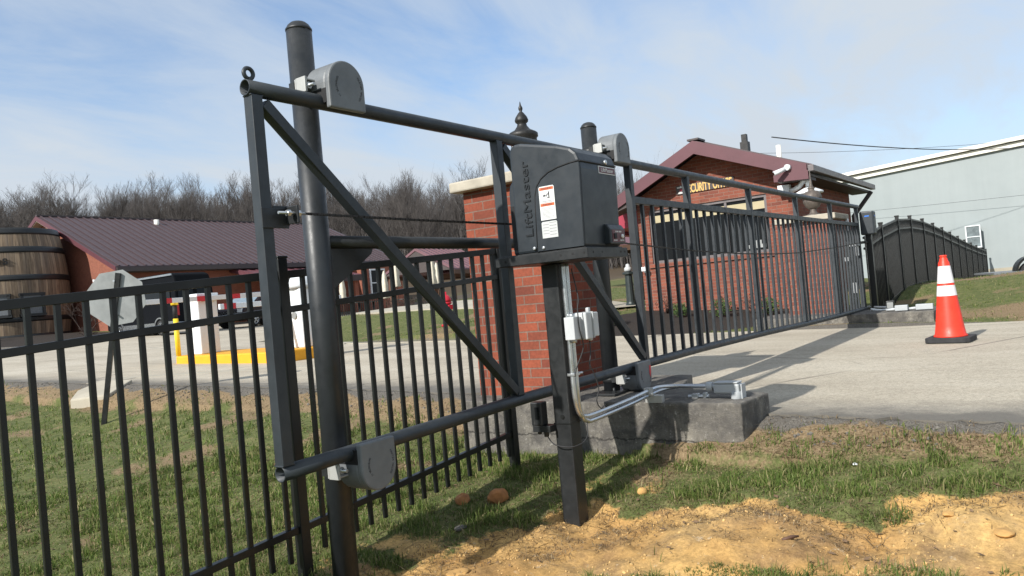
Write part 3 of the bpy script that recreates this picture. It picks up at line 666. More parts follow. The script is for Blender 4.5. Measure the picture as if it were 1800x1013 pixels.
wl = sticker('warning_label', 2.121, 2.030, .369, .539, M['labelwhite'])
for zz in (.519, .438):
    mb = MB(); mb.bb(OX-.0074, OX-.0066, 2.117, 2.034, zz, zz+.0145); mb.build('orange_band', M['labelorange'], wl)
    q = text_part('print', 'WARNING', (OX-.0075, 2.0755, zz+.0035), (0,-1,0), (0,0,1), .0125, M['labelink'], wl, .0004, .0002, True)
mb = MB(); xx = OX-.0074
mb.exX([(2.098,.494),(2.086,.498),(2.082,.489),(2.094,.485)], xx, xx+.001); mb.bb(xx, xx+.001, 2.066, 2.059, .476, .510); mb.exX([(2.082,.492),(2.066,.503),(2.066,.498),(2.08,.486)], xx, xx+.001); mb.exX([(2.082,.486),(2.067,.476),(2.067,.482)], xx, xx+.001); mb.build('pictogram', M['labelink'], wl)
ink(wl, 2.115, 2.037, [(.470,.002,0,1),(.4615,.004,.1,.85),(.4555,.003,.05,.9)]+[(.428-.0062*i,.0026,.05,.95 if i % 3 else .7) for i in range(9)], M['labelink2'])
rl = sticker('rating_label', 2.121, 2.028, .278, .361, M['labelgrey'])
ink(rl, 2.114, 2.034, [(.352-.0075*i,.003,0 if i % 2 else .5,.45 if i % 2 else 1) for i in range(9)], M['labelink2'])
for (y, z) in ((2.178,.234),(2.122,.231)):
    mb = MB(); mb.lathe([(.0095,0),(.009,.004),(.005,.006)], (OX-.0045,y,z), 12, M=Matrix.Rotation(R(-90),3,'Y')); mb.build('screw', M['galv'], o)
FYY = 1.8775
np_ = MB(); np_.bb(3.455,3.632,FYY-.0032,FYY+.004,.586,.624); npl = np_.build('nameplate', M['labelwhite'], o)
mb = MB(); mb.bb(3.460,3.627,FYY-.0042,FYY-.003,.590,.620); mb.build('field', M['plate'], npl)
text_part('print', 'LiftMaster', (3.5435, FYY-.0044, .5965), (1,0,0), (0,0,1), .0285, M['labelwhite'], npl, .0006, 0, True, sx=1.12)
mb = MB(); mb.lathe([(.013,0),(.013,.008),(.006,.012)], (3.535,FYY+.002,.648), 12, M=Matrix.Rotation(R(90),3,'X')); mb.build('lock', M['galv'], o)
mb = MB(); mb.exX([(1.892,.222),(1.852,.222),(1.852,.298),(1.868,.322),(1.892,.330)], 3.478, 3.642); cpn = mb.build('control_panel', M['opbody'], o, .006)
mb = MB(); mb.bb(3.496,3.628,1.8502,1.8535,.232,.296); mb.build('panel_face', M['plate'], cpn)
mb = MB(); mb.bb(3.512,3.538,1.8455,1.851,.250,.277); mb.build('rocker_switch', M['dark'], cpn, .002)
mb = MB(); mb.lathe([(.0115,0),(.0105,.008),(.004,.011)], (3.598,1.851,.262), 12, M=Matrix.Rotation(R(90),3,'X')); mb.build('reset_button', M['labelwhite'], cpn)
text_part('print', 'POWER  RESET', (3.562, 1.8500, .282), (1,0,0), (0,0,1), .0105, M['labelwhite'], cpn, .0004, .0002, True)
text_part('print', 'ON OFF', (3.525, 1.8500, .237), (1,0,0), (0,0,1), .0105, M['labelwhite'], cpn, .0004, .0002, True)
text_part('print', 'BATTERY', (3.598, 1.8500, .237), (1,0,0), (0,0,1), .0105, M['labelwhite'], cpn, .0004, .0002, True)
mb = MB(); mb.bb(3.25,3.675,1.865,2.425,.156,.16); mb.bb(3.25,3.255,1.865,2.425,.156,.205); mb.bb(3.67,3.675,1.865,2.425,.156,.203); mb.bb(3.255,3.67,1.865,1.87,.157,.2045); mb.bb(3.255,3.67,2.42,2.425,.157,.2045); mb.bb(3.27,3.655,1.885,2.41,.16,.212)
mb.build('tray', M['black'], o, .0015)
for (x,y) in ((3.2492,1.95),(3.2492,2.02),(3.2492,2.36),(3.2492,1.885)):
    mb = MB(); mb.tube([(x-.0008,y,.183),(x+.001,y,.183)], .006, 10); mb.build('bolt_hole', M['dark'], o)
for x in (3.31,3.40,3.60,3.645):
    mb = MB(); mb.tube([(x,1.8642,.183),(x,1.866,.183)], .006, 10); mb.build('bolt_hole', M['dark'], o)
# ------------------------------------------------------------------ conduits, boxes, cables
def spline(pts, n=8):
    pts = [Vector(p) for p in pts]; out = []
    for i in range(len(pts)-1):
        p0, p1, p2, p3 = pts[max(0,i-1)], pts[i], pts[i+1], pts[min(len(pts)-1,i+2)]
        for k in range(n):
            t = k/n; out.append(.5*((2*p1)+(p2-p0)*t+(2*p0-5*p1+4*p2-p3)*t*t+(3*p1-p0-3*p2+p3)*t**3))
    return out+[pts[-1]]
cond = thing('electrical_conduit', (3.6, 2.15, -.9), 'pair of shiny steel conduits bending from the operator post to the concrete block', 'conduit')
for dx, dy, dz in ((0,0,0),(.029,-.006,-.029)):
    P_ = [(3.468+dx*.9,2.148+dy,.15),(3.468+dx*.9,2.148+dy,-.1),(3.468+dx*.9,2.148+dy,-.40),(3.468+dx*.9,2.148+dy,-.52),(3.478+dx,2.147,-.60+dz*.4),(3.505+dx,2.147,-.655+dz*.8),(3.55+dx,2.149,-.675+dz),(3.66,2.154,-.684+dz),
          (4.1,2.18,-.684+dz),(4.45,2.192,-.672+dz),(4.56+dx*.6,2.165-dx*.4,-.667+dz*.6),(4.605+dx,2.06,-.668+dz*.2),(4.60+dx,1.93,-.670),(4.59+dx,1.80,-.670)]
    mb = MB(); mb.tube(spline(P_), .0125, 12); mb.build('steel_tube', M['emt'], cond)
mb = MB(); mb.bb(3.452,3.51,2.128,2.172,-.447,-.434); mb.bb(3.51,3.545,2.15,2.165,-.447,-.434); mb.tube([(3.52,2.14,-.44),(3.555,2.14,-.44)], .007, 8); mb.build('strap', M['galv'], cond, .001)
mb = MB(); mb.bb(4.42,4.46,2.10,2.215,-.748,-.70); mb.bb(4.415,4.465,2.175,2.215,-.70,-.655); mb.tube([(4.40,2.165,-.69),(4.40,2.145,-.69)], .01, 6, smooth=False); mb.build('strut_clamp', M['alum'], cond, .002)
jb = thing('junction_box', (3.5, 2.13, -.24), 'pale grey junction box clamped on the conduit of the operator post', 'junction box')
mb = MB(); mb.bb(3.425,3.49,2.085,2.145,-.255,-.135); mb.build('conduit_body', M['lightgrey'], jb, .004)
mb = MB(); mb.bb(3.512,3.575,2.06,2.155,-.262,-.118); mb.build('box', M['lightgrey'], jb, .007)
mb = MB(); mb.bb(3.578,3.636,2.055,2.16,-.252,-.122); mb.bb(3.595,3.62,2.09,2.11,-.122,-.095); mb.bb(3.595,3.62,2.09,2.11,-.275,-.252); mb.build('cover', M['lightgrey'], jb, .006)
mb = MB(); mb.bb(3.574,3.579,2.052,2.163,-.257,-.117); mb.bb(3.489,3.513,2.09,2.14,-.25,-.14); mb.build('gasket', M['greypvc'], jb)
for xx_,zz_ in ((3.468,-.128),(3.468,-.262)):
    mb = MB(); mb.tube([(xx_,2.12,zz_-.01),(xx_,2.12,zz_+.01)], .017, 12); mb.build('coupling', M['galv'], jb)
ob = thing('conduit_outlet_box', (4.58, 1.72, -.745), 'grey plastic outlet box on the right end of the concrete block', 'outlet box')
mb = MB(); mb.bb(4.565,4.645,1.655,1.82,-.712,-.650); mb.build('box', M['greypvc'], ob, .012)
mb = MB(); mb.bb(4.56,4.65,1.66,1.815,-.6495,-.641); mb.build('lid', M['greypvc'], ob, .004)
mb = MB(); mb.tube([(4.585,1.68,-.745),(4.585,1.68,-.70)], .034, 16); mb.bb(4.575,4.645,1.640,1.648,-.745,-.655); mb.build('foot', M['greypvc'], ob, .002)
mb = MB(); mb.tube([(4.60,1.87,-.672),(4.60,1.83,-.672)], .03, 14); mb.build('hub', M['greypvc'], ob, .002)
mb = MB(); mb.tube([(4.60,2.0,-.735),(4.62,1.87,-.735)], .014, 8); mb.bb(4.58,4.62,1.93,1.97,-.746,-.715); mb.bb(4.59,4.63,1.88,1.90,-.746,-.71)
tag(mb.build('conduit_fitting', M['galv'], bevel=.003), 'loose metal conduit fitting lying under the conduits on the block', 'fitting')
pe = thing('photo_eye', (3.40, 2.33, -.78), 'small black photo eye sensor bracketed behind the operator post', 'sensor')
mb = MB(); mb.bb(3.375,3.435,2.305,2.375,-.70,-.575); mb.build('housing', M['black'], pe, .006)
mb = MB(); mb.bb(3.37,3.376,2.32,2.345,-.665,-.60); mb.build('lens', M['glass'], pe)
mb = MB(); mb.bb(3.38,3.45,2.262,2.372,-.735,-.70); mb.tube([(3.40,2.30,-.76),(3.40,2.30,-.70)], .014, 8); mb.tube([(3.41,2.35,-.75),(3.41,2.35,-.70)], .012, 8); mb.build('bracket', M['black'], pe, .002)
mb = MB(); mb.tube(spline([(3.49,2.11,.12),(3.50,2.09,-.03),(3.475,2.085,-.1),(3.47,2.08,-.2),(3.50,2.085,-.30),(3.475,2.12,-.40),(3.462,2.13,-.45)]), .0032, 6)
tag(mb.build('cable', M['wire']), 'thin black cable looping over the junction box beside the conduit', 'cable')
mb = MB(); mb.tube(spline([(3.60,2.10,-.275),(3.575,2.09,-.35),(3.56,2.09,-.40),(3.60,2.09,-.46),(3.63,2.09,-.54),(3.615,2.10,-.60),(3.66,2.105,-.65),(3.70,2.10,-.64),(3.735,2.11,-.655)]), .0032, 6)
tag(mb.build('cable', M['wire']), 'thin black cable hanging from the junction box down to the conduit bend', 'cable')
mb = MB(); mb.tube(spline([(3.40,2.30,-.75),(3.395,2.25,-.80),(3.43,2.16,-.815),(3.52,2.13,-.79),(3.56,2.14,-.71),(3.54,2.15,-.66)]), .003, 6)
tag(mb.build('cable', M['wire']), 'thin black cable sagging round the operator post from the photo eye', 'cable')
# ------------------------------------------------------------------ concrete block, pillar, lantern
mb = MB(); bp = [(4.42,1.60),(4.84,1.565),(5.02,2.25),(5.75,2.45),(5.75,3.8),(4.42,3.74)]
tx_ = bpy.data.textures.new('concrete_lumps','CLOUDS'); tx_.noise_scale = .07; tx_.noise_depth = 4
def rough_block(name, poly, z0, z1, label):
    mb = MB(); mb.exZ(poly, z0, z1); o = mb.build(name, M['concrete'])
    rm = o.modifiers.new('remesh','REMESH'); rm.mode = 'VOXEL'; rm.voxel_size = .012; rm.use_smooth_shade = True
    dm_ = o.modifiers.new('lumps','DISPLACE'); dm_.texture = tx_; dm_.strength = .014; dm_.mid_level = .5; dm_.texture_coords = 'LOCAL'
    return tag(o, label, 'concrete block')
rough_block('concrete_block', bp, -1.30, -.745, 'weathered grey concrete block at the near road edge under the brick pillar')
rough_block('concrete_block', [(11.55,1.45),(12.6,1.40),(12.9,3.9),(11.62,3.9)], -1.1, -.685, 'low concrete block at the far road edge under the second brick pillar')
pl = thing('brick_pillar', (5.06,3.36,-.75), 'red brick gate pillar with a stone cap behind the black operator box', 'pillar')
mb = MB(); mb.bb(4.665,5.46,2.985,3.735,-.76,.835); mb.build('shaft', M['brick'], pl)
mb = MB(); mb.exZ([(4.575,2.905),(5.55,2.905),(5.55,3.80),(4.575,3.80)], .835, .915); mb.build('cap', M['concretecap'], pl, .012)
def lantern(x, y, z, s, label, mat):
    t = thing('pillar_lantern', (x,y,z), label, 'lantern', 'lanterns on the brick pillars')
    mb = MB(); mb.lathe([(.085*s,0),(.085*s,.02*s),(.06*s,.035*s),(.05*s,.06*s),(.075*s,.085*s)], (x,y,z), 16); mb.build('base', mat, t)
    mb = MB(); mb.lathe([(.075*s,.085*s),(.10*s,.30*s)], (x,y,z), 8, False); mb.build('glass', M['lampglass'], t)
    mb = MB()
    for k in range(8):
        q = math.pi*2*k/8; mb.tube([(x+.076*s*math.cos(q),y+.076*s*math.sin(q),z+.085*s),(x+.101*s*math.cos(q),y+.101*s*math.sin(q),z+.30*s)], .005*s, 5)
    mb.build('cage', mat, t)
    mb = MB(); mb.lathe([(.105*s,.295*s),(.112*s,.31*s),(.110*s,.335*s),(.122*s,.345*s),(.122*s,.372*s),(.105*s,.385*s),(.065*s,.405*s),(.042*s,.435*s),(.036*s,.455*s),(.052*s,.47*s),(.055*s,.485*s),(.046*s,.51*s),(.024*s,.54*s),(.010*s,.555*s),(.017*s,.572*s),(.017*s,.585*s),(.008*s,.605*s),(.002*s,.635*s)], (x,y,z), 20); mb.build('hood', mat, t)
    return t
lantern(5.1, 3.42, .915, 1.0, 'dark bronze lantern with a finial on the pillar behind the operator', M['lamp'])
# ------------------------------------------------------------------ black fence at the left
fe = thing('picket_fence', (2.3,2.93,-1.3), 'black metal picket fence running left from the near brick pillar', 'fence')
FY = 2.93; ft = lambda x: .143+.0606*(x-1.1); fb_ = lambda x: -1.0+.063*(x-1.86)
for x, zt_, zb_ in ((.63,.20,-1.5),(2.262,.270,-1.35),(3.945,.345,-1.25),(-1.0,.1,-1.6)):
    mb = MB(); mb.bb(x-.026,x+.026,FY-.026,FY+.026,zb_,zt_+.0); mb.build('post', M['fence'], fe, .003)
    mb = MB(); mb.bb(x-.029,x+.029,FY-.029,FY+.029,zt_,zt_+.012); mb.build('post_cap', M['fence'], fe, .003)
for a, b in ((-1,.63),(.63,2.262),(2.262,3.945)):
    for off, hh in ((0,.036),(-.163,.03)):
        mb = MB(); mb.bar((a+.026,FY,ft(a)+off-.018),(b-.026,FY,ft(b)+off-.018), .034, hh); mb.build('rail', M['fence'], fe, .002)
    mb = MB(); mb.bar((a+.026,FY,fb_(a)),(b-.026,FY,fb_(b)), .03, .032); mb.build('rail', M['fence'], fe, .002)
x = -.92
while x < 3.92:
    if min(abs(x-q) for q in (-1,.63,2.262,3.945)) > .045:
        mb = MB(); mb.bb(x-.0095,x+.0095,FY-.0095,FY+.0095,fb_(x)-.135,ft(x)-.03); mb.build('picket', M['fence'], fe)
    x += .1002
# ------------------------------------------------------------------ traffic cone
cn = thing('traffic_cone', (9.05,1.0,-.87), 'orange traffic cone with two white bands standing on the road', 'traffic cone')
Mz = Matrix.Rotation(R(-6),3,'Z')
mb = MB(); q = .205; pts = [Mz @ Vector((sx*q*(1 if abs(sy)<1 else .82), sy*q*(.82 if abs(sy)<1 else 1),0)) for sx, sy in ((1,.99),(.99,1),(-.99,1),(-1,.99),(-1,-.99),(-.99,-1),(.99,-1),(1,-.99))]
mb.exZ([(9.05+p.x,1.0+p.y) for p in pts], -.866, -.812); mb.build('base', M['conedull'], cn, .008)
cr = lambda z: .142-(z+.80)*.121
def cseg(name, z0, z1, mat, extra=0, prof=None):
    mb = MB(); mb.lathe(prof or [(cr(z0)+extra,z0),(cr(z1)+extra,z1)], (9.05,1.0,0), 40, cap=prof is not None); return mb.build(name, mat, cn)
bd = cseg('body', 0, 0, M['orange'], 0, [(.158,-.813),(.156,-.80),(.143,-.785),(cr(-.7),-.7),(cr(-.2),-.2),(cr(-.05),-.05),(.040,-.03),(.037,-.008),(.031,.0),(.031,.008),(.036,.014),(.036,.024),(.022,.028)])
cseg('reflective_band', -.262, -.085, M['reflect'], .002); cseg('reflective_band', -.392, -.286, M['reflect'], .002)
# ------------------------------------------------------------------ far side of the road: pillar, posts, fence
p2 = thing('brick_pillar', (12.55,3.05,-.7), 'brick gate pillar with a stone cap beside the security office', 'pillar')
mb = MB(); mb.bb(12.25,12.98,2.80,3.52,-.70,.74); mb.build('shaft', M['brick2'], p2)
mb = MB(); mb.exZ([(12.16,2.70),(13.07,2.70),(13.07,3.62),(12.16,3.62)], .74, .825); mb.build('cap', M['concretecap'], p2, .012)
def urn_lantern(x, y, z):
    t = thing('pillar_lantern', (x,y,z), 'weathered urn-shaped lantern with a thin spire on the far brick pillar', 'lantern', 'lanterns on the brick pillars')
    mb = MB(); mb.lathe([(.10,0),(.10,.03),(.06,.05),(.045,.09),(.05,.11)], (x,y,z), 18); mb.build('base', M['urn'], t)
    mb = MB(); mb.lathe([(.05,.11),(.10,.15),(.135,.22),(.14,.27)], (x,y,z), 10); mb.build('glass', M['urn'], t)
    mb = MB(); mb.lathe([(.145,.27),(.148,.29),(.13,.35),(.10,.39),(.05,.405),(.045,.43),(.06,.445),(.03,.47),(.02,.52),(.022,.54),(.01,.56),(.007,.72),(.001,.73)], (x,y,z), 18); mb.build('hood', M['urn'], t)
urn_lantern(12.55, 3.10, .825)
rp = thing('receiver_post', (12.95,2.42,-.75), 'slim black post carrying a dark box with a small blue logo at the gate end', 'post')
mb = MB(); mb.bb(12.90,12.98,2.37,2.45,-.9,.62); mb.build('shaft', M['fence'], rp, .003)
mb = MB(); mb.bb(12.82,13.02,2.30,2.50,.46,.82); bx_ = mb.build('box', M['gate'], rp, .02)
mb = MB(); mb.exY([(12.885,.735),(12.895,.755),(12.955,.755),(12.955,.74),(12.94,.73),(12.89,.728)], 2.2985, 2.3005); mb.exX([(2.43,.735),(2.42,.755),(2.36,.755),(2.36,.735)], 12.8185, 12.8205); mb.build('logo', M['blue'], bx_)
cpst = thing('catch_post', (12.75,2.66,-.75), 'short dark post with white brackets beside the far pillar', 'post')
mb = MB(); mb.bb(12.70,12.80,2.62,2.70,-.75,.55); mb.build('shaft', M['fence'], cpst, .003)
mb = MB(); mb.bb(12.66,12.70,2.58,2.66,-.42,-.26); mb.build('box', M['greypvc'], cpst, .004)
mb = MB(); mb.bb(12.62,12.72,2.50,2.66,.30,.33); mb.bb(12.64,12.70,2.52,2.56,.15,.30); mb.bb(12.60,12.66,2.66,2.72,.08,.14); mb.build('bracket', M['greypvc'], cpst, .002)
mb = MB(); mb.tube([(12.98,2.72,-.70),(12.98,2.72,.75)], .03, 10)
tag(mb.build('white_pipe', M['white']), 'white vertical pipe standing between the far pillar and the gate end', 'pipe')
mb = MB(); mb.tube(spline([(12.25,2.35,-.66),(12.3,2.2,-.69),(12.4,2.1,-.67),(12.6,2.15,-.67),(12.8,2.4,-.66)]), .018, 8)
tag(mb.build('white_hose', M['white']), 'white pipe bend lying on the far concrete block under the gate end', 'pipe')
fl = thing('flood_light', (11.95,2.02,-.685), 'small black ground light on the far concrete block', 'light')
mb = MB(); mb.bb(11.92,11.99,1.98,2.08,-.66,-.54); mb.build('housing', M['black'], fl, .006); mb = MB(); mb.bb(11.915,11.921,1.99,2.07,-.64,-.56); mb.build('lens', M['sheet'], fl); mb = MB(); mb.bb(11.94,11.97,2.01,2.05,-.69,-.655); mb.build('foot', M['black'], fl)
for (y0, y1, lab) in ((1.78,1.94,'pale grey conduit box on the far block beside the black ground light'),(1.47,1.68,'pale grey conduit box at the right end of the far block behind the cone')):
    t = thing('conduit_box', (11.75,(y0+y1)/2,-.68), lab, 'conduit box'); mb = MB(); mb.bb(11.71,11.80,y0,y1,-.675,-.60); mb.build('body', M['greypvc'], t, .006)
    mb = MB(); mb.tube([(11.76,y1,-.65),(11.80,y1+.12,-.66)], .018, 8); mb.build('conduit', M['lightgrey'], t)
rf = thing('hill_fence', (14.5,2.5,-.9), 'long black metal fence curving over the grassy hill toward the grey building', 'fence')
FP = [(12.98,.45),(14.5,.655),(16.2,.83),(17.75,.885),(19.5,.875),(21.2,.82),(22.9,.75),(24.6,.66),(26.5,.565),(28.4,.47),(30.4,.385),(32.4,.30),(34.4,.22),(36.4,.155)]
fpx = [p[0] for p in FP]; fpz = [p[1] for p in FP]
lean = lambda h: -.03*h
for x, z in FP[1:]:
    mb = MB(); mb.bar((x,2.5,z-1.75),(x,2.5,z+.03), .062); mb.box((x,2.5,z+.04),(.075,.075,.025)); mb.build('post', M['fence'], rf, .003)
for (xa, za), (xb_, zb_) in zip(FP, FP[1:]):
    for off in (-.03,-.2,-1.36):
        mb = MB(); mb.bar((xa+.02,2.5,za+off),(xb_-.02,2.5,zb_+off), .032, .032); mb.build('rail', M['fence'], rf)
rest = MB(); cnt = 0
for (xa, za), (xb_, zb_) in zip(FP, FP[1:]):
    n = int(round((xb_-xa)/.118))
    for k in range(1, n):
        f = k/n; x = xa+(xb_-xa)*f; z = za+(zb_-za)*f; mb = MB() if cnt < 90 else rest
        mb.bb(x-.009,x+.009,2.491,2.509,z-1.48,z-.04)
        if cnt < 90: mb.build('picket', M['fence'], rf)
        cnt += 1
q = rest.build('picket_row', M['fence'], rf); q['kind'] = 'stuff'
# ------------------------------------------------------------------ security office
of = thing('security_office', (15,5.65,-.8), 'small red brick security office with a maroon gable roof by the road', 'building')
WX, YL, YR, ZE = 15.0, 7.30, 4.0, 1.74
wy0, wy1, wz0, wz1 = 4.55, 7.04, .42, 1.545
def wall_holes(mb, x0, x1, poly_top, y0, y1, z0, holes):
    pass
ap = (5.72, 2.62)
def gz_roof(y): return ap[1]-(ap[1]-1.62)*(y-ap[0])/(7.75-ap[0]) if y > ap[0] else ap[1]-(ap[1]-1.80)*(ap[0]-y)/(ap[0]-3.67)
mb = MB(); T = .2
mb.bb(WX,WX+T,YR,YL,-1.1,wz0); mb.bb(WX,WX+T,YR,wy0,wz0,wz1); mb.bb(WX,WX+T,wy1,YL,wz0,wz1)
mb.exX([(YR,wz1),(YL,wz1),(YL,gz_roof(YL)-.02),(ap[0],ap[1]-.02),(YR,gz_roof(YR)-.02)], WX, WX+T)
mb.bb(WX+T,19.6,YR,YR+T,-1.1,gz_roof(YR)-.03); mb.bb(WX+T,19.6,YL-T,YL,-1.1,gz_roof(YL)-.03)
mb.exX([(YR+T,-1.1),(YL-T,-1.1),(YL-T,gz_roof(YL)-.1),(ap[0],ap[1]-.1),(YR+T,gz_roof(YR)-.1)], 19.4, 19.6)
mb.build('wall', M['brick2'], of)
mb = MB(); mb.bb(WX-.045,WX+.02,wy0-.08,wy1+.08,wz0-.085,wz0-.006); mb.build('sill_course', M['brick2'], of)
wn = MB(); ft_ = .055
wn.bb(WX+.03,WX+.10,wy0,wy1,wz0,wz0+ft_); wn.bb(WX+.03,WX+.10,wy0,wy1,wz1-ft_,wz1); wn.bb(WX+.03,WX+.10,wy0,wy0+ft_,wz0+ft_,wz1-ft_); wn.bb(WX+.03,WX+.10,wy1-ft_,wy1,wz0+ft_,wz1-ft_)
for f in (1/3, 2/3): y = wy0+(wy1-wy0)*f; wn.bb(WX+.035,WX+.095,y-.025,y+.025,wz0+ft_,wz1-ft_)
wno = wn.build('window', M['greygutter'], of)
mb = MB(); mb.bb(WX+.066,WX+.07,wy0+ft_,wy1-ft_,wz0+ft_,wz1-ft_); mb.build('pane', M['glass'], wno)
mb = MB(); mb.bb(WX+.052,WX+.0645,wy0+.06,wy1-.06,wz1-.27,wz1-.12); mb.build('blind', M['stain'], wno)
mb = MB(); mb.bb(WX+.055,WX+.0645,wy0+.10,wy0+.50,wz0+.10,wz0+.17); mb.bb(WX+.055,WX+.0645,wy0+.18,wy0+.42,wz0+.17,wz0+.25); mb.build('counter_items', M['sheet'], wno)
# roof
RX0, RX1 = 14.5, 20.0
rf_ = MB()
for y_e, z_e in ((7.82,1.625+.05),(3.60,1.80+.03)):
    s = 1 if y_e > ap[0] else -1
    rf_.add([(RX0,ap[0],ap[1]+.13),(RX1,ap[0],ap[1]+.13),(RX1,y_e,z_e+.08),(RX0,y_e,z_e+.08),(RX0,ap[0],ap[1]+.03),(RX1,ap[0],ap[1]+.03),(RX1,y_e,z_e-.0),(RX0,y_e,z_e-.0)],
            [(0,1,2,3),(7,6,5,4),(0,3,7,4),(1,5,6,2),(3,2,6,7)])
    x = RX0+.3
    while x < RX1: rf_.bar((x,ap[0],ap[1]+.145),(x,y_e,z_e+.095), .03, .035, (1,0,0)); x += .42
roof = rf_.build('roof', M['maroon'], of)
mb = MB()
for y_e, z_e in ((7.80,1.625),(3.62,1.80)):
    mb.exX([(ap[0],ap[1]+.12),(y_e,z_e+.12),(y_e,z_e-.13),(ap[0],ap[1]-.14)], RX0-.03, RX0+.02)
mb.exX([(4.22,2.05),(3.60,1.80),(3.60,1.64),(4.22,1.67)], RX0-.034, RX0-.03); mb.build('fascia', M['maroontrim'], roof)
mb = MB(); mb.exX([(3.60,1.64),(4.20,1.67),(4.20,2.0),(3.62,1.78)], RX0+.02, WX-.003); mb.build('eave_return', M['brownsoffit'], roof); mb = MB(); mb.exX([(7.30,1.64),(7.82,1.50),(7.82,1.60),(7.30,1.85)], RX0+.02, WX-.003)
mb.build('eave_return', M['brownsoffit'], roof)
mb = MB(); mb.bb(RX0+.03,RX1-.02,3.588,3.998,1.70,1.745); mb.build('soffit', M['brownsoffit'], roof)
mb = MB(); mb.bb(RX0-.05,RX1+.05,3.49,3.595,1.77,1.885); mb.build('gutter', M['greygutter'], roof, .01)
mb = MB(); mb.bar((19.85,3.55,1.72),(19.66,3.97,1.15), .09, .07, (1,0,0)); mb.bb(19.62,19.70,3.90,3.99,-.8,1.16); mb.build('downspout', M['gutter'], roof, .01)
mb = MB(); mb.bb(RX0-.03,RX0+.35,ap[0]-.12,ap[0]+.11,ap[1]+.125,ap[1]+.16); mb.build('ridge_cap', M['gutter'], roof)
mb = MB(); mb.bb(16.9,17.07,5.42,5.59,2.5,2.95); mb.bb(16.93,17.04,5.45,5.56,2.95,3.12); mb.build('chimney', M['lamp'], roof)
mb = MB(); mb.tube([(17.2,4.85,2.2),(17.2,4.85,2.78)], .055, 12); mb.build('vent_pipe', M['metalroof'], roof)
sg = MB(); sg.exX([(6.36,1.785),(6.36,1.965),(5.14,1.985),(5.14,1.80)], WX-.03, WX-.004); sgo = sg.build('sign_board', M['gutter'], of)
text_part('lettering', 'SECURITY OFFICE', (WX-.0305, 6.16, 1.797), (0,-1,0.008), (0,0,1), .232, mk('sign_gold_letters',(.66,.42,.13),.5), sgo, .003, .007, sx=.535)
r_ = random.Random(4)
for zz, y0, y1 in ((1.915,6.335,6.20),(1.80,6.315,6.20)):
    y = y0; mb = MB(); mb.bb(WX-.032,WX-.0295,y1,y0,zz,zz+.009)
    while y > y1: w_ = r_.uniform(.014,.024); mb.bb(WX-.0325,WX-.0295,y-w_,y,zz,zz+r_.uniform(.025,.04)); y -= w_+.007
    mb.build('lettering', M['labelwhite'], sgo)
mb = MB(); mb.exX([(6.29,1.85),(6.25,1.845),(6.22,1.87),(6.235,1.895),(6.27,1.90)], WX-.033, WX-.0295); mb.build('emblem', M['redawn'], sgo)
mb = MB(); mb.exZ([(15.3,7.31),(17.5,7.31),(17.5,8.6),(15.3,8.6)], 1.28, 1.62); mb.bb(15.32,17.48,8.3,8.58,1.20,1.28); aw = mb.build('awning', M['redawn'], of)
for (x,y) in ((15.4,8.5),(17.4,8.5)):
    mb = MB(); mb.tube([(x,y,-.7),(x,y,1.28)], .05, 10); mb.build('awning_post', M['lamp'], of)
cm = thing('security_camera', (14.42,4.05,1.90), 'white bullet security camera on the gable trim of the security office', 'camera')
d = Vector((-.55,.75,-.3)).normalized()
mb = MB(); mb.tube([Vector((14.38,3.98,1.87)), Vector((14.38,3.98,1.87))+d*.22], .042, 14); mb.build('barrel', M['white2'], cm)
mb = MB(); mb.tube([(14.47,3.93,1.90),(14.40,3.95,1.90)], .055, 14); mb.build('mount', M['white2'], cm)
mb = MB(); mb.tube([Vector((14.38,3.98,1.87))+d*.218, Vector((14.38,3.98,1.87))+d*.225], .034, 12); mb.build('lens', M['glass'], cm)
dm = thing('dome_camera', (14.9,3.7,1.3), 'white dome camera hanging from an arm at the corner of the security office', 'camera')
mb = MB(); mb.bb(14.85,14.997,4.06,4.28,1.46,1.64); mb.build('mount_box', M['white2'], dm, .01)
mb = MB(); mb.tube([(14.85,4.02,1.50),(14.80,3.86,1.56),(14.76,3.74,1.68),(14.74,3.68,1.70)], .045, 12); mb.tube([(14.74,3.68,1.70),(14.74,3.68,1.52)], .055, 12); mb.build('arm', M['white2'], dm)
mb = MB(); mb.lathe([(.05,1.52),(.10,1.50),(.24,1.43),(.25,1.41),(.24,1.39),(.15,1.385)], (14.74,3.68,0), 22); mb.build('shield', M['white2'], dm)
mb = MB(); mb.lathe([(.15,1.39),(.155,1.33),(.13,1.25),(.08,1.20),(.01,1.185)], (14.74,3.68,0), 20); mb.build('dome', M['glass'], dm)
ff = thing('flood_lights', (14.95,7.15,.28), 'small twin floodlight low on the left edge of the office wall', 'light')
mb = MB(); mb.bb(14.94,15,7.15,7.24,.25,.31); mb.lathe([(.02,0),(.05,.09)], (14.92,7.17,.30), 10, M=Matrix.Rotation(R(-70),3,'Y')); mb.lathe([(.02,0),(.05,.09)], (14.92,7.23,.30), 10, M=Matrix.Rotation(R(-70),3,'Y')); mb.build('lamps', M['white2'], ff)
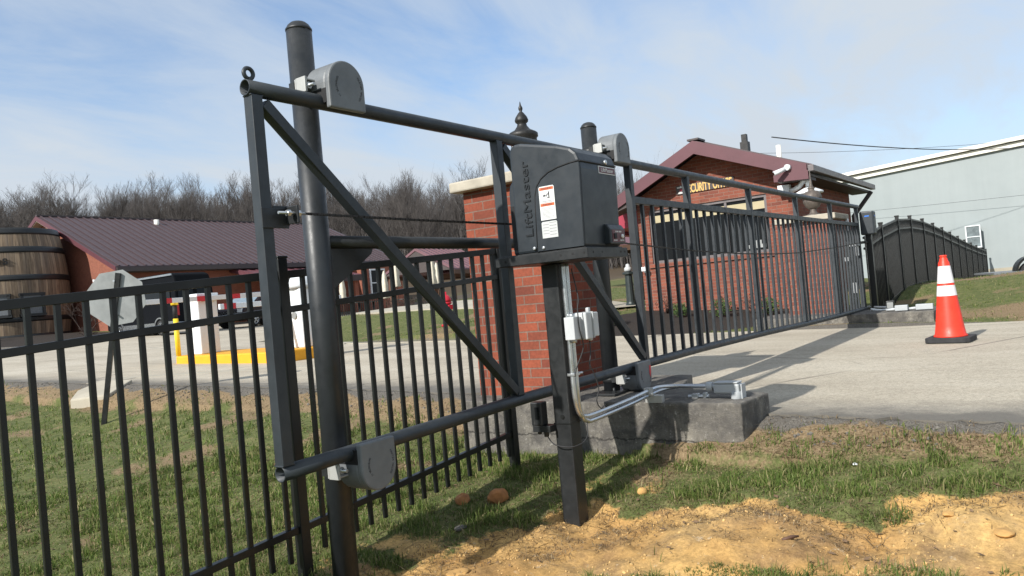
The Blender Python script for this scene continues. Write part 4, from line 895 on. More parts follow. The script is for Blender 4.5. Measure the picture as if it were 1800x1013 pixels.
# shrubs in the mulch
def shrub(x, y, rad, kind, label, n=420, seed=1):
    r_ = random.Random(seed); z = gz(x,y); t = thing('shrub', (x,y,z), label, 'shrub', 'shrubs in the mulch bed by the office')
    mb = MB()
    for k in range(9):
        a = r_.uniform(0,6.28); e = r_.uniform(.2,1); p = Vector((x+math.cos(a)*rad*e*.8, y+math.sin(a)*rad*e*.8, z+rad*(1.5-e*.7))); mb.tube([(x,y,z-.02),((x+p.x)/2,(y+p.y)/2,z+rad*.6),p], [.012,.008,.003], 4)
    mb.build('stem', M['twig'], t)
    mb = MB()
    for k in range(n):
        d = Vector((r_.gauss(0,1),r_.gauss(0,1),r_.gauss(0,1))).normalized()*rad*(r_.random()**.35)*(.8+.35*r_.random())
        c = Vector((x,y,z+rad*.85))+Vector((d.x,d.y,d.z*.85)); s = r_.uniform(.018,.035); u = Vector((r_.gauss(0,1),r_.gauss(0,1),r_.gauss(0,1))).normalized(); w = u.orthogonal().normalized()
        mb.add([c-u*s, c+w*s*.6, c+u*s, c-w*s*.6], [(0,1,2,3)])
    mb.build('foliage', kind, t, fix=False)
shrub(12.75,6.95,.21,M['leaf'],'round green boxwood at the left end of the mulch bed beside the gate post',seed=1)
shrub(13.9,6.05,.17,M['leaf'],'small green boxwood under the left end of the office window',seed=2)
shrub(13.95,5.25,.22,M['leaf'],'green boxwood under the middle of the office window',seed=3)
shrub(14.2,4.45,.20,M['leaf'],'green boxwood under the right end of the office window',seed=4)
shrub(14.4,6.55,.24,M['leafred'],'sparse russet shrub against the left part of the office wall',170,5)
shrub(14.55,5.45,.22,M['leafred'],'sparse russet shrub against the wall near the window middle',130,6)
shrub(14.5,4.85,.22,M['leafred'],'sparse russet shrub against the wall near the window right end',150,7)
bl = thing('lamp_bollard', (15.9,8.1,gz(15.9,8.1)), 'dark fluted bollard with a pale top left of the security office', 'bollard')
z0 = gz(15.9,8.1)
mb = MB(); mb.lathe([(.14,0),(.14,.05),(.11,.08),(.10,.12),(.085,.70),(.085,.74),(.14,.76),(.14,.80),(.06,.82)], (15.9,8.1,z0), 12, False); mb.build('shaft', M['bollard'], bl)
mb = MB(); mb.lathe([(.06,.82),(.09,.84),(.085,.90),(.05,.93),(.045,.98),(.01,1.0)], (15.9,8.1,z0), 12); mb.build('top', M['lightgrey'], bl)
# ------------------------------------------------------------------ grey metal building, trailer, wires
mbld = thing('metal_building', (37,0,-1), 'large pale grey metal warehouse with a white roof edge at the right', 'building')
def corr():
    t = NT('pale_grey_siding'); v = t.pos(); sp = t.N('SeparateXYZ'); t.L(v, sp.inputs[0])
    w = t.math('PINGPONG', sp.outputs[1], .15); c = t.ramp(t.noise(v, .5, 5), [(.3,(.265,.30,.305)),(.7,(.305,.34,.345))])
    mp = t.N('Mapping'); mp.inputs['Scale'].default_value = (1,1.6,.06); t.L(v, mp.inputs[0])
    c = t.mix(1, c, t.ramp(t.noise(mp.outputs[0], 2, 5), [(.3,.965),(.7,1.02)]), 'MULTIPLY')
    t.col(c); t.rough(.55); t.bump(t.ramp(w, [(.75,0),(.95,1)]), .05, .02); return t.m
zr_ = lambda y: 4.40-.058*(y-.9)
mb = MB(); mb.exX([(14,-1.3),(14,zr_(14)),(-20,zr_(-20)),(-20,-1.3)], 37, 37.2); mb.build('wall', corr(), mbld)
mb = MB(); mb.exX([(14,-1.35),(14,-.62),(-20,-.62),(-20,-1.35)], 36.93, 37.0); mb.build('base_band', M['paleconc'], mbld)
mb = MB(); mb.exX([(14.2,zr_(14.2)+.0),(14.2,zr_(14.2)+.15),(-20,zr_(-20)+.15),(-20,zr_(-20)+.0)], 36.7, 60); mb.exX([(14.2,zr_(14.2)-.22),(14.2,zr_(14.2)-.04),(-20,zr_(-20)-.04),(-20,zr_(-20)-.22)], 36.86, 36.998); mb.build('roof_edge', M['metalroof'], mbld)
wm = MB(); Wm = thing
a_ = MB(); 
for (y0,y1,z0_,z1_) in ((3.12,3.16,.33,1.17),(2.62,2.66,.33,1.17),(2.62,3.16,.29,.33),(2.62,3.16,1.17,1.21),(2.66,3.12,.73,.76)): a_.bb(36.55,36.62,y0,y1,z0_,z1_)
wfo = a_.build('window', M['white2'], mbld); mb = MB(); mb.bb(36.58,36.59,2.66,3.12,.33,1.17); mb.build('pane', mk('grey_window_pane',(.16,.19,.20),.25,var=.3,vs=4), wfo)
mb = MB(); mb.bb(36.62,36.99,2.66,3.12,.31,1.19); mb.build('box', M['sheet'], wfo); mb = MB(); mb.bb(36.80,36.99,2.60,2.98,.02,.27); mb.bb(36.78,36.80,2.75,2.78,.05,.25); mb.build('sill_unit', M['dark'], wfo)
tr = thing('utility_trailer', (24,-1.0,-.65), 'low flat grey trailer with a black wheel arch on the hill at the right edge', 'trailer')
def at2(f, r): return (.812*f+.583*r, .583*f-.812*r)
TD = Vector((.35,-.94,0)).normalized(); TW = Vector((.94,.35,0)); T0 = Vector((24.2,1.52,-.58))
def tbar(mb, a, b, c0, c1, z0, z1):
    P = [T0+TD*a+TW*c0, T0+TD*b+TW*c0, T0+TD*b+TW*c1, T0+TD*a+TW*c1]; mb.exZ([(p.x,p.y) for p in P], T0.z+z0, T0.z+z1)
mb = MB(); tbar(mb,0,4,0,1.7,0,.05); mb.build('deck', M['deck'], tr)
mb = MB(); tbar(mb,.15,.3,.05,1.6,-.22,0); tbar(mb,3.6,3.7,.1,1.6,-.2,0); tbar(mb,0,4,.0,.06,-.1,0); mb.build('frame', M['fence'], tr)
mb = MB(); c_ = T0+TD*.95+TW*.05; rr2 = []
for i in range(15):
    q = math.pi*i/14; rr2.append((math.cos(q), math.sin(q)))
ptsO = [c_+TD*(.42*a)+Vector((0,0,.02+.42*b)) for a,b in rr2]; ptsI = [c_+TD*(.36*a)+Vector((0,0,.02+.36*b)) for a,b in rr2]
n = 15; V_ = ptsO+ptsI+[p+TW*.28 for p in ptsO]+[p+TW*.28 for p in ptsI]; F_ = []
for i in range(n-1): F_ += [(i,i+1,n+i+1,n+i),(2*n+i,3*n+i,3*n+i+1,2*n+i+1),(i,2*n+i,2*n+i+1,i+1),(n+i,n+i+1,3*n+i+1,3*n+i)]
mb.add(V_, F_); mb.build('wheel_arch', M['fence'], tr)
mb = MB(); ax = Matrix((Vector((0,0,1)), TD, TW)).transposed(); mb.lathe([(.20,0),(.30,.01),(.30,.19),(.2,.2)], c_+TW*.04+Vector((0,0,-.02)), 20, M=ax); mb.build('wheel', M['rubber'], tr)
def wire(name, a, b, sag, r, label):
    a, b = Vector(a), Vector(b); pts = [a.lerp(b,i/24)-Vector((0,0,sag*4*(i/24)*(1-i/24))) for i in range(25)]
    mb = MB(); mb.tube(pts, r, 5); return tag(mb.build(name, M['wire']), label, 'wire', 'overhead wires at the right')
wire('overhead_wire', (17.3,5.0,3.0), (36.3,-.5,3.95), .28, .014, 'thick overhead wire running from the office roof across the sky to the right')
wire('overhead_wire', (30.2,9.5,4.75), (36,-4,3.95), .25, .007, 'thin overhead wire crossing just above the warehouse roof edge')
wire('overhead_wire', (36.6,13,2.6), (36.3,-6,2.1), .12, .006, 'lower cable strung level along the grey warehouse wall')
# ------------------------------------------------------------------ barrier island, cabinets, arms
isl = [(7.85,10.2),(8.8,10.2),(8.95,10.4),(8.95,13.1),(8.8,13.45),(7.95,13.45),(7.75,13.2),(7.75,10.35)]
mb = MB(); mb.exZ(isl, -.80, -.54)
tag(mb.build('traffic_island', M['yellow'], bevel=.025), 'long low concrete island painted yellow in the middle of the road', 'traffic island')
def cabinet(x, y, h, w, label, dome=False):
    t = thing('barrier_cabinet', (x,y,-.54), label, 'barrier cabinet', 'white barrier cabinets on the yellow island')
    mb = MB(); mb.bb(x-w/2,x+w/2,y-w/2,y+w/2,-.54,-.54+h); mb.build('housing', M['white2'], t, .02)
    mb = MB(); mb.bb(x-w/2-.004,x-w/2+.002,y-w/2+.04,y+w/2-.04,-.40,-.54+h*.82); mb.build('door', M['white2'], t, .003)
    mb = MB(); mb.tube([(x-w/2-.03,y,-.54+h*.55),(x-w/2,y,-.54+h*.55)], .06, 14); mb.build('lock_plate', M['sheet'], t)
    if dome:
        mb = MB(); mb.lathe([(.19,-.54+h),(.20,-.46+h),(.17,-.36+h),(.10,-.31+h),(.01,-.30+h)], (x,y,0), 20); mb.build('lid', M['white2'], t)
        mb = MB(); mb.lathe([(.205,-.53+h),(.225,-.54+h),(.225,-.47+h),(.205,-.46+h)], (x,y,0), 20, cap=False); mb.build('collar', M['lightgrey'], t)
    else:
        mb = MB(); mb.bb(x-w/2-.02,x+w/2+.02,y-w/2-.02,y+w/2+.02,-.54+h,-.455+h); mb.build('lid', M['white2'], t, .012)
        mb = MB(); mb.bb(x-.12,x+.02,y-w/2-.003,y-w/2+.001,-.60+h,-.57+h); mb.build('badge', M['red'], t)
    return t
cab1 = cabinet(8.2,12.98,1.02,.40,'white barrier cabinet with a small red badge near the left end of the yellow island')
cab3 = cabinet(8.57,10.58,1.0,.34,'white round-topped barrier post at the right end of the yellow island',True)
def arm(a, b, w, par, n):
    a, b = Vector(a), Vector(b); mb = MB(); mb.bar(a, b, .05, w); t = mb.build('barrier_arm', M['white2'], par, .006)
    for i in range(0, n, 2):
        mb = MB(); mb.bar(a.lerp(b,(i+.2)/n), a.lerp(b,(i+.8)/n), .054, w+.004); mb.build('red_band', M['red'], t)
arm((6.5,12.72,.455),(9.6,12.72,.485),.085,cab1,9)
arm((7.1,10.76,.25),(9.6,10.76,.27),.085,cab3,7)
yb = thing('yellow_bollard', (7.86,13.30,-.54), 'slender yellow guard post at the left end of the traffic island', 'bollard')
mb = MB(); mb.tube([(7.86,13.30,-.54),(7.86,13.30,.15)], .045, 14); mb.build('shaft', M['yellow2'], yb)
mb = MB(); mb.tube([(7.86,13.30,.15),(7.86,13.30,.40)], .042, 14); mb.build('collar', M['dark'], yb)
mb = MB(); mb.lathe([(.065,.40),(.065,.49),(.045,.505),(.01,.51)], (7.86,13.30,0), 14); mb.build('head', M['yellow2'], yb)
# stop sign seen from behind
ss = thing('stop_sign', (4.45,9.0,-1.15), 'grey back of an octagonal stop sign on a thin leaning post behind the fence', 'sign')
sc_ = Vector((4.62,9.03,.40)); nrm = Vector((-.72,-.69,.0)).normalized(); uu = Vector((nrm.y,-nrm.x,0)); vv = Vector((0,0,1))
mb = MB(); oc = [(.315/math.cos(R(22.5))*math.cos(R(22.5+45*k-6)), .315/math.cos(R(22.5))*math.sin(R(22.5+45*k-6))) for k in range(8)]
mb.prism(oc, lambda a,b: tuple(sc_+uu*a+vv*b), lambda a,b: tuple(sc_+uu*a+vv*b-nrm*.004)); mb.build('plate', M['sheet'], ss)
mb = MB(); bq = sc_+nrm*.012
mb.bar(bq+Vector((-.17,.235,-1.62)), bq+Vector((.03,-.04,.29)), .055, .03, tuple(nrm)); mb.build('sign_post', M['fence'], ss)
for zz in (.2,-.2):
    mb = MB(); p = bq+vv*zz; mb.tube([p, p+nrm*.03], .012, 8); mb.build('bolt', M['galv'], ss)
# ------------------------------------------------------------------ long brick hall with maroon roof
hall = thing('brick_hall', (31,50,-.1), 'long brick hall with a maroon standing seam roof behind the parking area', 'building')
HX0,HX1,HY0,HY1,HE,HR = 21.75,42.5,42.0,58.0,3.62,7.45; HYR = 50.2
mb = MB()
mb.exX([(HY0,-1),(HY0,HE+.1),(HYR,HR-.25),(HY1,HE+.1),(HY1,-1)], HX0, HX0+.3); mb.exX([(HY0,-1),(HY0,HE+.1),(HYR,HR-.25),(HY1,HE+.1),(HY1,-1)], HX1-.3, HX1)
mb.bb(HX0+.3,HX1-.3,HY0,HY0+.3,-1,HE+.1); mb.bb(38.3,42.45,40.6,42.0,-1,3.2)
mb.build('wall', M['brick3'], hall)
mb = MB(); X0,X1 = HX0-.5,HX1+.9; hy0, hy1 = HY0-.7, HY1+.7; ze = HE-.08
mb.add([(X0,HYR,HR),(X1,HYR,HR),(X1,hy0,ze),(X0,hy0,ze),(X0,HYR,HR-.12),(X1,HYR,HR-.12),(X1,hy0,ze-.12),(X0,hy0,ze-.12),(X0,hy1,ze),(X1,hy1,ze),(X0,hy1,ze-.12),(X1,hy1,ze-.12)],
       [(0,1,2,3),(4,7,6,5),(3,2,6,7),(0,3,7,4),(1,5,6,2),(0,8,9,1),(4,5,11,10),(8,10,11,9),(0,4,10,8),(1,9,11,5)])
x = X0+.2
while x < X1: mb.bar((x,HYR,HR+.04),(x,hy0,ze+.04), .04, .10, (1,0,0)); x += .50
hroof = mb.build('roof', M['maroon'], hall)
mb = MB(); mb.bb(X0,X1,HYR-.12,HYR+.12,HR-.01,HR+.08); mb.build('ridge_cap', M['gutter'], hroof)
mb = MB(); mb.exX([(hy0-.02,ze-.28),(hy0-.02,ze-.01),(HYR,HR-.01),(hy1,ze-.01),(hy1,ze-.28),(HYR,HR-.30)], X0-.04, X0-.002); mb.build('rake_trim', M['maroontrim'], hroof)
mb = MB(); mb.exX([(HY0+.02,HE-.05),(HYR,HR-.34),(HY1,HE-.05),(HY1,HE+.0),(HYR,HR-.20),(HY0+.02,HE+.0)], X0, HX0-.004); mb.build('soffit', M['paleconc'], hroof)
mb = MB(); mb.bb(X0,X1,hy0-.16,hy0-.01,ze-.30,ze-.07); mb.bb(X0+.1,X1,hy0,HY0-.01,ze-.33,ze-.26); mb.build('gutter', M['gutter'], hroof)
mb = MB(); mb.tube([(28.3,49.2,6.6),(28.3,49.2,7.3)], .16, 14); mb.build('vent_pipe', M['metalroof'], hroof)
pr = MB(); pr.exX([(41.95,3.28),(37.5,2.35),(37.5,2.15),(41.95,3.05)], 28.6, 35.4); x = 28.7
while x < 35.4: pr.bar((x,41.9,3.29),(x,37.5,2.37), .05, .06, (1,0,0)); x += .6
pr.build('porch_roof', M['maroontrim'], hall)
mb = MB(); mb.bb(28.6,35.4,37.42,37.5,1.95,2.34); mb.build('porch_fascia', M['gutter'], hall)
for x in (29,32,35.1):
    mb = MB(); mb.bb(x-.15,x+.15,37.7,38.0,-.4,2.1); mb.build('porch_post', M['brick3'], hall)
wq = MB()
for a0,a1,b0,b1 in ((39.1,39.2,.9,2.9),(40.5,40.6,.9,2.9),(39.2,40.5,.9,1.0),(39.2,40.5,2.8,2.9),(39.8,39.9,1.0,2.8),(39.2,40.5,1.85,1.92)): wq.bb(a0,a1,40.5,40.598,b0,b1)
wo = wq.build('window', M['white2'], hall); mb = MB(); mb.bb(39.2,40.5,40.56,40.59,1.0,2.8); mb.build('pane', M['glass'], wo)
for (x0,x1) in ((23.0,24.2),(26.0,27.2)):
    mb = MB(); mb.bb(x0,x1,HY0-.05,HY0-.004,.8,2.3); mb.build('window', M['glass'], hall)
cm = thing('security_camera', (21.65,42.1,3.3), 'small white security camera at the eave corner of the brick hall', 'camera')
mb = MB(); mb.ico((21.5,41.75,3.5), .15, 2); mb.build('ball', M['white2'], cm); mb = MB(); mb.bb(21.5,21.75,41.7,42.1,3.57,3.65); mb.build('mount', M['gutter'], cm); mb = MB(); mb.ico((21.38,41.66,3.48), .07, 1); mb.build('lens', M['dark'], cm)
ffl = thing('flood_lights', (21.65,43.9,2.9), 'pair of white floodlights on the gable wall of the brick hall', 'light')
for y in (43.7,44.15):
    mb = MB(); mb.lathe([(.04,0),(.10,.16)], (21.55,y,3.0), 10, M=Matrix.Rotation(R(-100),3,'Y')); mb.build('lamp', M['white2'], ffl)
mb = MB(); mb.bb(21.6,21.75,43.6,44.25,2.92,3.0); mb.build('bar', M['sheet'], ffl)
# giant barrel
ba = thing('giant_barrel', (18.75,48.25,0), 'giant wooden barrel building with black hoops, lettering and small windows', 'barrel')
def barrel_wood():
    t = NT('barrel_staves'); o_ = t.obj(); sp = t.N('SeparateXYZ'); t.L(o_, sp.inputs[0])
    ang = t.math('ARCTAN2', sp.outputs[1], sp.outputs[0]); k = t.math('MULTIPLY', ang, 11.5); fr = t.math('FRACT', k)
    wn_ = t.N('TexWhiteNoise', noise_dimensions='1D'); t.L(t.math('FLOOR', k), wn_.inputs['W'])
    cb = t.N('CombineXYZ'); t.L(t.math('MULTIPLY', ang, 18), cb.inputs[0]); t.L(t.math('MULTIPLY', sp.outputs[2], .5), cb.inputs[2])
    n = t.noise(cb.outputs[0], 1.6, 6, .7)
    c = t.ramp(n, [(.28,(.075,.052,.036)), (.5,(.26,.185,.12)), (.72,(.42,.32,.21))])
    c = t.mix(1, c, t.ramp(wn_.outputs['Value'], [(0,.62),(1,1.18)]), 'MULTIPLY')
    c = t.mix(t.ramp(t.noise(cb.outputs[0], .7, 4), [(.45,0),(.7,.55)]), c, (.15,.12,.10))
    c = t.mix(t.ramp(fr, [(0,1),(.05,0),(.95,0),(1,1)]), c, (.035,.025,.02))
    t.col(c); t.rough(.85); return t.m
bc = (18.75,48.25); br = lambda z: 2.59+.385*(1-((z-2.57)/3.42)**2)
mb = MB(); mb.lathe([(br(z),z) for z in np.linspace(-.3,6.12,22)], (*bc,0), 56); mb.build('staves', barrel_wood(), ba)
for z0,z1 in ((5.78,6.14),(4.76,5.10),(3.24,3.55),(1.0,1.26),(-.1,.32)):
    mb = MB(); zz = np.linspace(z0,z1,4); mb.lathe([(br(z0)-.03,z0)]+[(br(z)+.02,z) for z in zz]+[(br(z1)-.03,z1)], (*bc,0), 56, cap=False); mb.build('hoop', M['black'], ba)
ca = math.atan2(-48.25,-18.75)
def on_barrel(a, z, off=0): r_ = br(z)+off; return Vector((bc[0]+r_*math.cos(a), bc[1]+r_*math.sin(a), z))
for da, w_, z0, z1 in ((.33,1.05,1.34,2.46),(-.20,1.05,1.34,2.46)):
    a = ca+da; nn = Vector((math.cos(a),math.sin(a),0)); uu_ = Vector((-nn.y,nn.x,0)); p = on_barrel(a,(z0+z1)/2,.03); Mm = Matrix((nn,uu_,Vector((0,0,1)))).transposed()
    mb = MB()
    for cx_,cz_,sx_,sz_ in ((0,(z1-z0)/2,w_+.2,.14),(0,-(z1-z0)/2,w_+.2,.14),(-w_/2,0,.14,z1-z0),(w_/2,0,.14,z1-z0)): mb.box(p+uu_*cx_+Vector((0,0,cz_)), (.26,sx_,sz_), Mm)
    wf = mb.build('window', M['black'], ba)
    mb = MB(); mb.box(p, (.10,w_,z1-z0), Mm); mb.build('pane', mk('barrel_window_pane',(.13,.14,.15),.3), wf)
a = ca-.31
for i, ch in enumerate('es'):
    aa = ca-.335+.125*i+.17; nn = Vector((math.cos(aa),math.sin(aa),0)); uu_ = Vector((-nn.y,nn.x,0)); p = on_barrel(aa,4.12,.03)
    text_part('lettering', ch, p, uu_, (0,0,1), .70, M['dark'], ba, .03, .008, True)
bush_r = random.Random(5)
def bare_shrub(x, y, h, label, n=60, seed=1):
    r_ = random.Random(seed); z = gz(x,y); mb = MB()
    def grow(p, d, L, r, dep):
        q = p+d*L; mb.tube([p,(p+q)/2+Vector((r_.gauss(0,.02),r_.gauss(0,.02),0)),q], [r,r*.85,r*.6], 4, cap=False)
        if dep:
            for _ in range(3): 
                nd = (d+Vector((r_.gauss(0,.5),r_.gauss(0,.5),r_.gauss(.05,.3)))).normalized(); grow(q, nd, L*r_.uniform(.55,.8), r*.55, dep-1)
    for k in range(5): grow(Vector((x,y,z-.05)), Vector((r_.gauss(0,.35),r_.gauss(0,.35),1)).normalized(), h*.32, .03, 4)
    return tag(mb.build('bare_shrub', M['twig'], base=(x,y,z)), label, 'shrub', 'bare shrubs by the brick hall')
bare_shrub(18.6,39.6,2.3,'bare twiggy shrub against the gable wall of the brick hall',seed=2)
bare_shrub(15.2,42.0,1.0,'low bare shrub in front of the giant barrel',seed=3)
bare_shrub(13.9,42.6,1.2,'reddish bare shrub at the left foot of the giant barrel',seed=4)
bare_shrub(17.4,37.0,.8,'small bare shrub near the kerb of the mulch bed',seed=6)
# ------------------------------------------------------------------ van and car
def wheel(c, r, w, axis, par, spokes=5, rim=None):
    axis = Vector(axis).normalized(); u = Vector((0,0,1)); b = axis.cross(u); Mw = Matrix((u,b,axis)).transposed()
    mb = MB(); mb.lathe([(r*.6,-w/2),(r*.93,-w/2),(r,-w*.3),(r,w*.3),(r*.93,w/2),(r*.6,w/2)], c, 28, M=Mw); wo = mb.build('wheel', M['rubber'], par)
    mb = MB(); c = Vector(c)
    mb.lathe([(r*.64,w/2+.004),(r*.58,w/2+.012),(r*.56,w/2-.03)], c, 28, M=Mw, cap=False)
    for k in range(spokes):
        q = 2*math.pi*k/spokes; d = u*math.cos(q)+b*math.sin(q); mb.bar(c+d*r*.05+axis*(w/2+.006), c+d*r*.6+axis*(w/2+.006), r*.16, .02, tuple(axis))
    mb.lathe([(r*.16,w/2),(r*.15,w/2+.02),(.01,w/2+.025)], c, 14, M=Mw); mb.build('rim', rim or M['chrome'], wo)
    return wo
VO = Vector((18.35,31.0,-.36)); VL = Vector((0,1,0)); VW = Vector((1,0,0))          # rear left corner, the van heads away
van = thing('cargo_van', tuple(VO), 'black high-roof van parked beside the brick hall, seen from its rear corner', 'van')
P_ = lambda a,w,z: tuple(VO+VL*a+VW*w+Vector((0,0,z)))
prof = [(.0,.45),(.02,1.2),(.10,2.3),(.22,2.62),(.5,2.72),(3.9,2.72),(4.5,2.55),(5.1,1.75),(5.75,1.35),(5.95,1.05),(5.95,.42),(4.9,.34),(.9,.34)]
mb = MB(); mb.prism(prof, lambda a,z: P_(a,.02 if z < 2 else .13,z), lambda a,z: P_(a,1.98 if z < 2 else 1.87,z)); mb.build('body', M['vanpaint'], van, .06)
mb = MB(); mb.prism([(.35,1.42),(.42,2.05),(4.1,2.05),(4.55,1.42)], lambda a,z: P_(a,.0+.06*(z-1.42),z), lambda a,z: P_(a,.05+.06*(z-1.42),z)); mb.build('side_glass', M['glass'], van)
for w0,w1 in ((.2,.92),(1.08,1.8)):
    mb = MB(); mb.prism([(w0,1.38),(w1,1.38),(w1-.02,2.22),(w0+.02,2.22)], lambda w,z: P_(.0+(z-1.2)*.075-.012,w,z), lambda w,z: P_(.06+(z-1.2)*.075,w,z)); mb.build('rear_window', M['glass'], van)
for w in (.03,1.83):
    mb = MB(); mb.bb(0,0,0,0,0,0) if False else mb.prism([(w,.85),(w+.14,.85),(w+.14,1.35),(w,1.35)], lambda a,z: P_(-.02+max(0,z-1.2)*.06,a,z), lambda a,z: P_(.05,a,z)); mb.build('tail_light', M['taillight'], van)
mb = MB(); mb.prism([(-.06,.38),(-.06,.56),(.06,.58),(.06,.38)], lambda a,z: P_(a,.05,z), lambda a,z: P_(a,1.95,z)); mb.build('bumper', M['chrome'], van, .01)
mb = MB(); mb.prism([(.2,.36),(.2,.62),(.9,.62),(.9,.36)], lambda a,z: P_(a,-.02,z), lambda a,z: P_(a,.02,z)); mb.prism([(1.75,.36),(1.75,.60),(4.4,.60),(4.4,.36)], lambda a,z: P_(a,-.02,z), lambda a,z: P_(a,.02,z)); mb.build('side_trim', M['chrome'], van)
mb = MB(); mb.prism([(.3,2.60),(.3,2.68),(4.0,2.68),(4.0,2.60)], lambda a,z: P_(a,.06,z), lambda a,z: P_(a,.13,z)); mb.build('roof_rail', M['chrome'], van)
for a in (1.3,4.85):
    for w, s in ((.14,-1),(1.86,1)): wheel(P_(a,w,.36), .36, .24, (s,0,0), van, 8)
mb = MB(); rr3 = [(math.cos(math.pi*i/12), math.sin(math.pi*i/12)) for i in range(13)]
for a in (1.3,4.85):
    po = [(a+.47*c,.36+.47*s_) for c,s_ in rr3]+[(a+.41*c,.36+.41*s_) for c,s_ in reversed(rr3)]
    mb.prism(po, lambda q,z: P_(q,-.025,z), lambda q,z: P_(q,.03,z))
mb.build('wheel_arch', M['chrome'], van)
SO = Vector((22.1,32.9,-.32)); SL = Vector((.95,.30,0)).normalized(); SW = Vector((SL.y,-SL.x,0))
suv = thing('parked_suv', tuple(SO), 'dark sport utility car with pale windows parked under the porch of the brick hall', 'car')
S_ = lambda a,w,z: tuple(SO+SL*a+SW*w+Vector((0,0,z)))
mb = MB(); mb.prism([(0,.45),(.03,.85),(.2,1.02),(1.1,1.14),(4.5,1.16),(4.62,.9),(4.6,.45),(4.3,.34),(.4,.32)], lambda a,z: S_(a,-.93,z), lambda a,z: S_(a,.93,z)); mb.build('body', M['suvpaint'], suv, .06)
mb = MB(); mb.prism([(1.05,1.12),(1.85,1.66),(2.3,1.74),(4.0,1.70),(4.5,1.14)], lambda a,z: S_(a,-.86+.12*(z-1.12),z), lambda a,z: S_(a,.86-.12*(z-1.12),z)); mb.build('cabin', M['suvpaint'], suv, .05)
mb = MB(); mb.prism([(1.35,1.16),(1.98,1.60),(2.5,1.63),(2.5,1.16)], lambda a,z: S_(a,.88-.12*(z-1.12),z), lambda a,z: S_(a,.80-.12*(z-1.12),z)); mb.prism([(2.6,1.16),(2.6,1.63),(3.5,1.62),(3.5,1.16)], lambda a,z: S_(a,.88-.12*(z-1.12),z), lambda a,z: S_(a,.80-.12*(z-1.12),z)); mb.build('side_glass', M['glass'], suv)
M['sheen'] = mk('windscreen_painted_sheen', (.18,.23,.27), .12)  # pale blue sheen painted into the windscreen's base colour
mb = MB(); mb.prism([(1.08,1.17),(1.80,1.655),(1.84,1.63),(1.12,1.14)], lambda a,z: S_(a-.015,-.72,z), lambda a,z: S_(a-.015,.72,z)); mb.build('windscreen', M['sheen'], suv)
mb = MB(); mb.prism([(-.03,.60),(-.02,.82),(.04,.82),(.04,.60)], lambda a,z: S_(a,-.6,z), lambda a,z: S_(a,.6,z)); mb.build('grille', M['chrome'], suv)
for w in (-.86,.62):
    mb = MB(); mb.prism([(w,.74),(w+.24,.74),(w+.24,.92),(w,.92)], lambda q,z: S_(-.02,q,z), lambda q,z: S_(.12,q,z)); mb.build('headlight', M['white2'], suv)
for a in (.88,3.72):
    for w, s in ((.84,1),(-.84,-1)): wheel(S_(a,w,.37), .37, .24, tuple(SW*s), suv, 5)
mb = MB(); mb.prism([(2.0,1.73),(2.0,1.78),(3.9,1.76),(3.9,1.71)], lambda a,z: S_(a,.66,z), lambda a,z: S_(a,.70,z)); mb.build('roof_rail', M['chrome'], suv)
# ------------------------------------------------------------------ hydrant, patio, pavilions
hx, hy = 13.5, 11.6; hz_ = gz(hx,hy)
hyd = thing('fire_hydrant', (hx,hy,hz_), 'red fire hydrant on the grass beyond the road', 'fire hydrant')
mb = MB(); mb.lathe([(.15,0),(.15,.05),(.10,.06),(.10,.50),(.14,.52),(.14,.56),(.11,.57)], (hx,hy,hz_), 18); mb.build('barrel', M['hydrant'], hyd)
mb = MB(); mb.lathe([(.135,.57),(.13,.62),(.10,.69),(.05,.73),(.035,.74),(.035,.80),(.005,.80)], (hx,hy,hz_), 18); mb.build('bonnet', M['hydrant'], hyd)
for d in ((1,-.3,0),(-1,.3,0),(-.3,-1,0)):
    d = Vector(d).normalized(); mb = MB(); c = Vector((hx,hy,hz_+.44)); mb.tube([c+d*.08,c+d*.17], .055, 12); mb.tube([c+d*.17,c+d*.20], .065, 6, smooth=False); mb.build('outlet', M['hydrant'], hyd)
def umbrella(x, y, h, label, tilt=0):
    z = gz(x,y)+.1; t = thing('patio_umbrella', (x,y,z), label, 'umbrella', 'closed cream patio umbrellas')
    mb = MB(); mb.tube([(x,y,z),(x,y,z+h)], .03, 8); mb.build('pole', M['wood'], t)
    mb = MB(); n = 16; o = []; zz = [(.02,h),(.09,h-.25),(.15,h-.8),(.13,h-1.05),(.19,h-1.45),(.14,h-1.5)]
    for r, zq in zz: o.append([(x+(r*(1+.22*(-1)**k))*math.cos(2*math.pi*k/n)+tilt*(h-zq)*.1, y+(r*(1+.22*(-1)**k))*math.sin(2*math.pi*k/n), z+zq) for k in range(n)])
    V_ = sum(o, []); F_ = [(i*n+k, i*n+(k+1)%n, (i+1)*n+(k+1)%n, (i+1)*n+k) for i in range(len(zz)-1) for k in range(n)]
    mb.add(V_, F_, True); mb.build('canopy', M['cream'], t)
    mb = MB(); mb.lathe([(.3,0),(.3,.08),(.05,.1)], (x,y,z-.1), 12); mb.build('base', M['rubber'], t)
def wpt(px, d):   # a spot at a given distance along a bearing from the road edge
    r = (px-900)/1350; return at2(d, r*d)
UM = [(603,42,2.25,'closed cream umbrella at the left end of the patio'),(678,41,2.35,'closed cream umbrella second from the left on the patio'),(699,40,2.9,'tallest closed cream umbrella in the middle of the patio'),(763,40,2.9,'closed cream umbrella at the right of the patio near the pavilion'),(771,44,2.7,'closed cream umbrella partly hidden behind the right one')]
for px, d, h, lab in UM: x, y = wpt(px, d); umbrella(x, y, h, lab)
ra, rb = wpt(596,38), wpt(672,37)
rl_ = thing('patio_railing', (ra[0],ra[1],gz(*ra)), 'low dark metal railing in front of the patio', 'railing'); A_, B_ = Vector((*ra,gz(*ra)+.05)), Vector((*rb,gz(*rb)+.05))
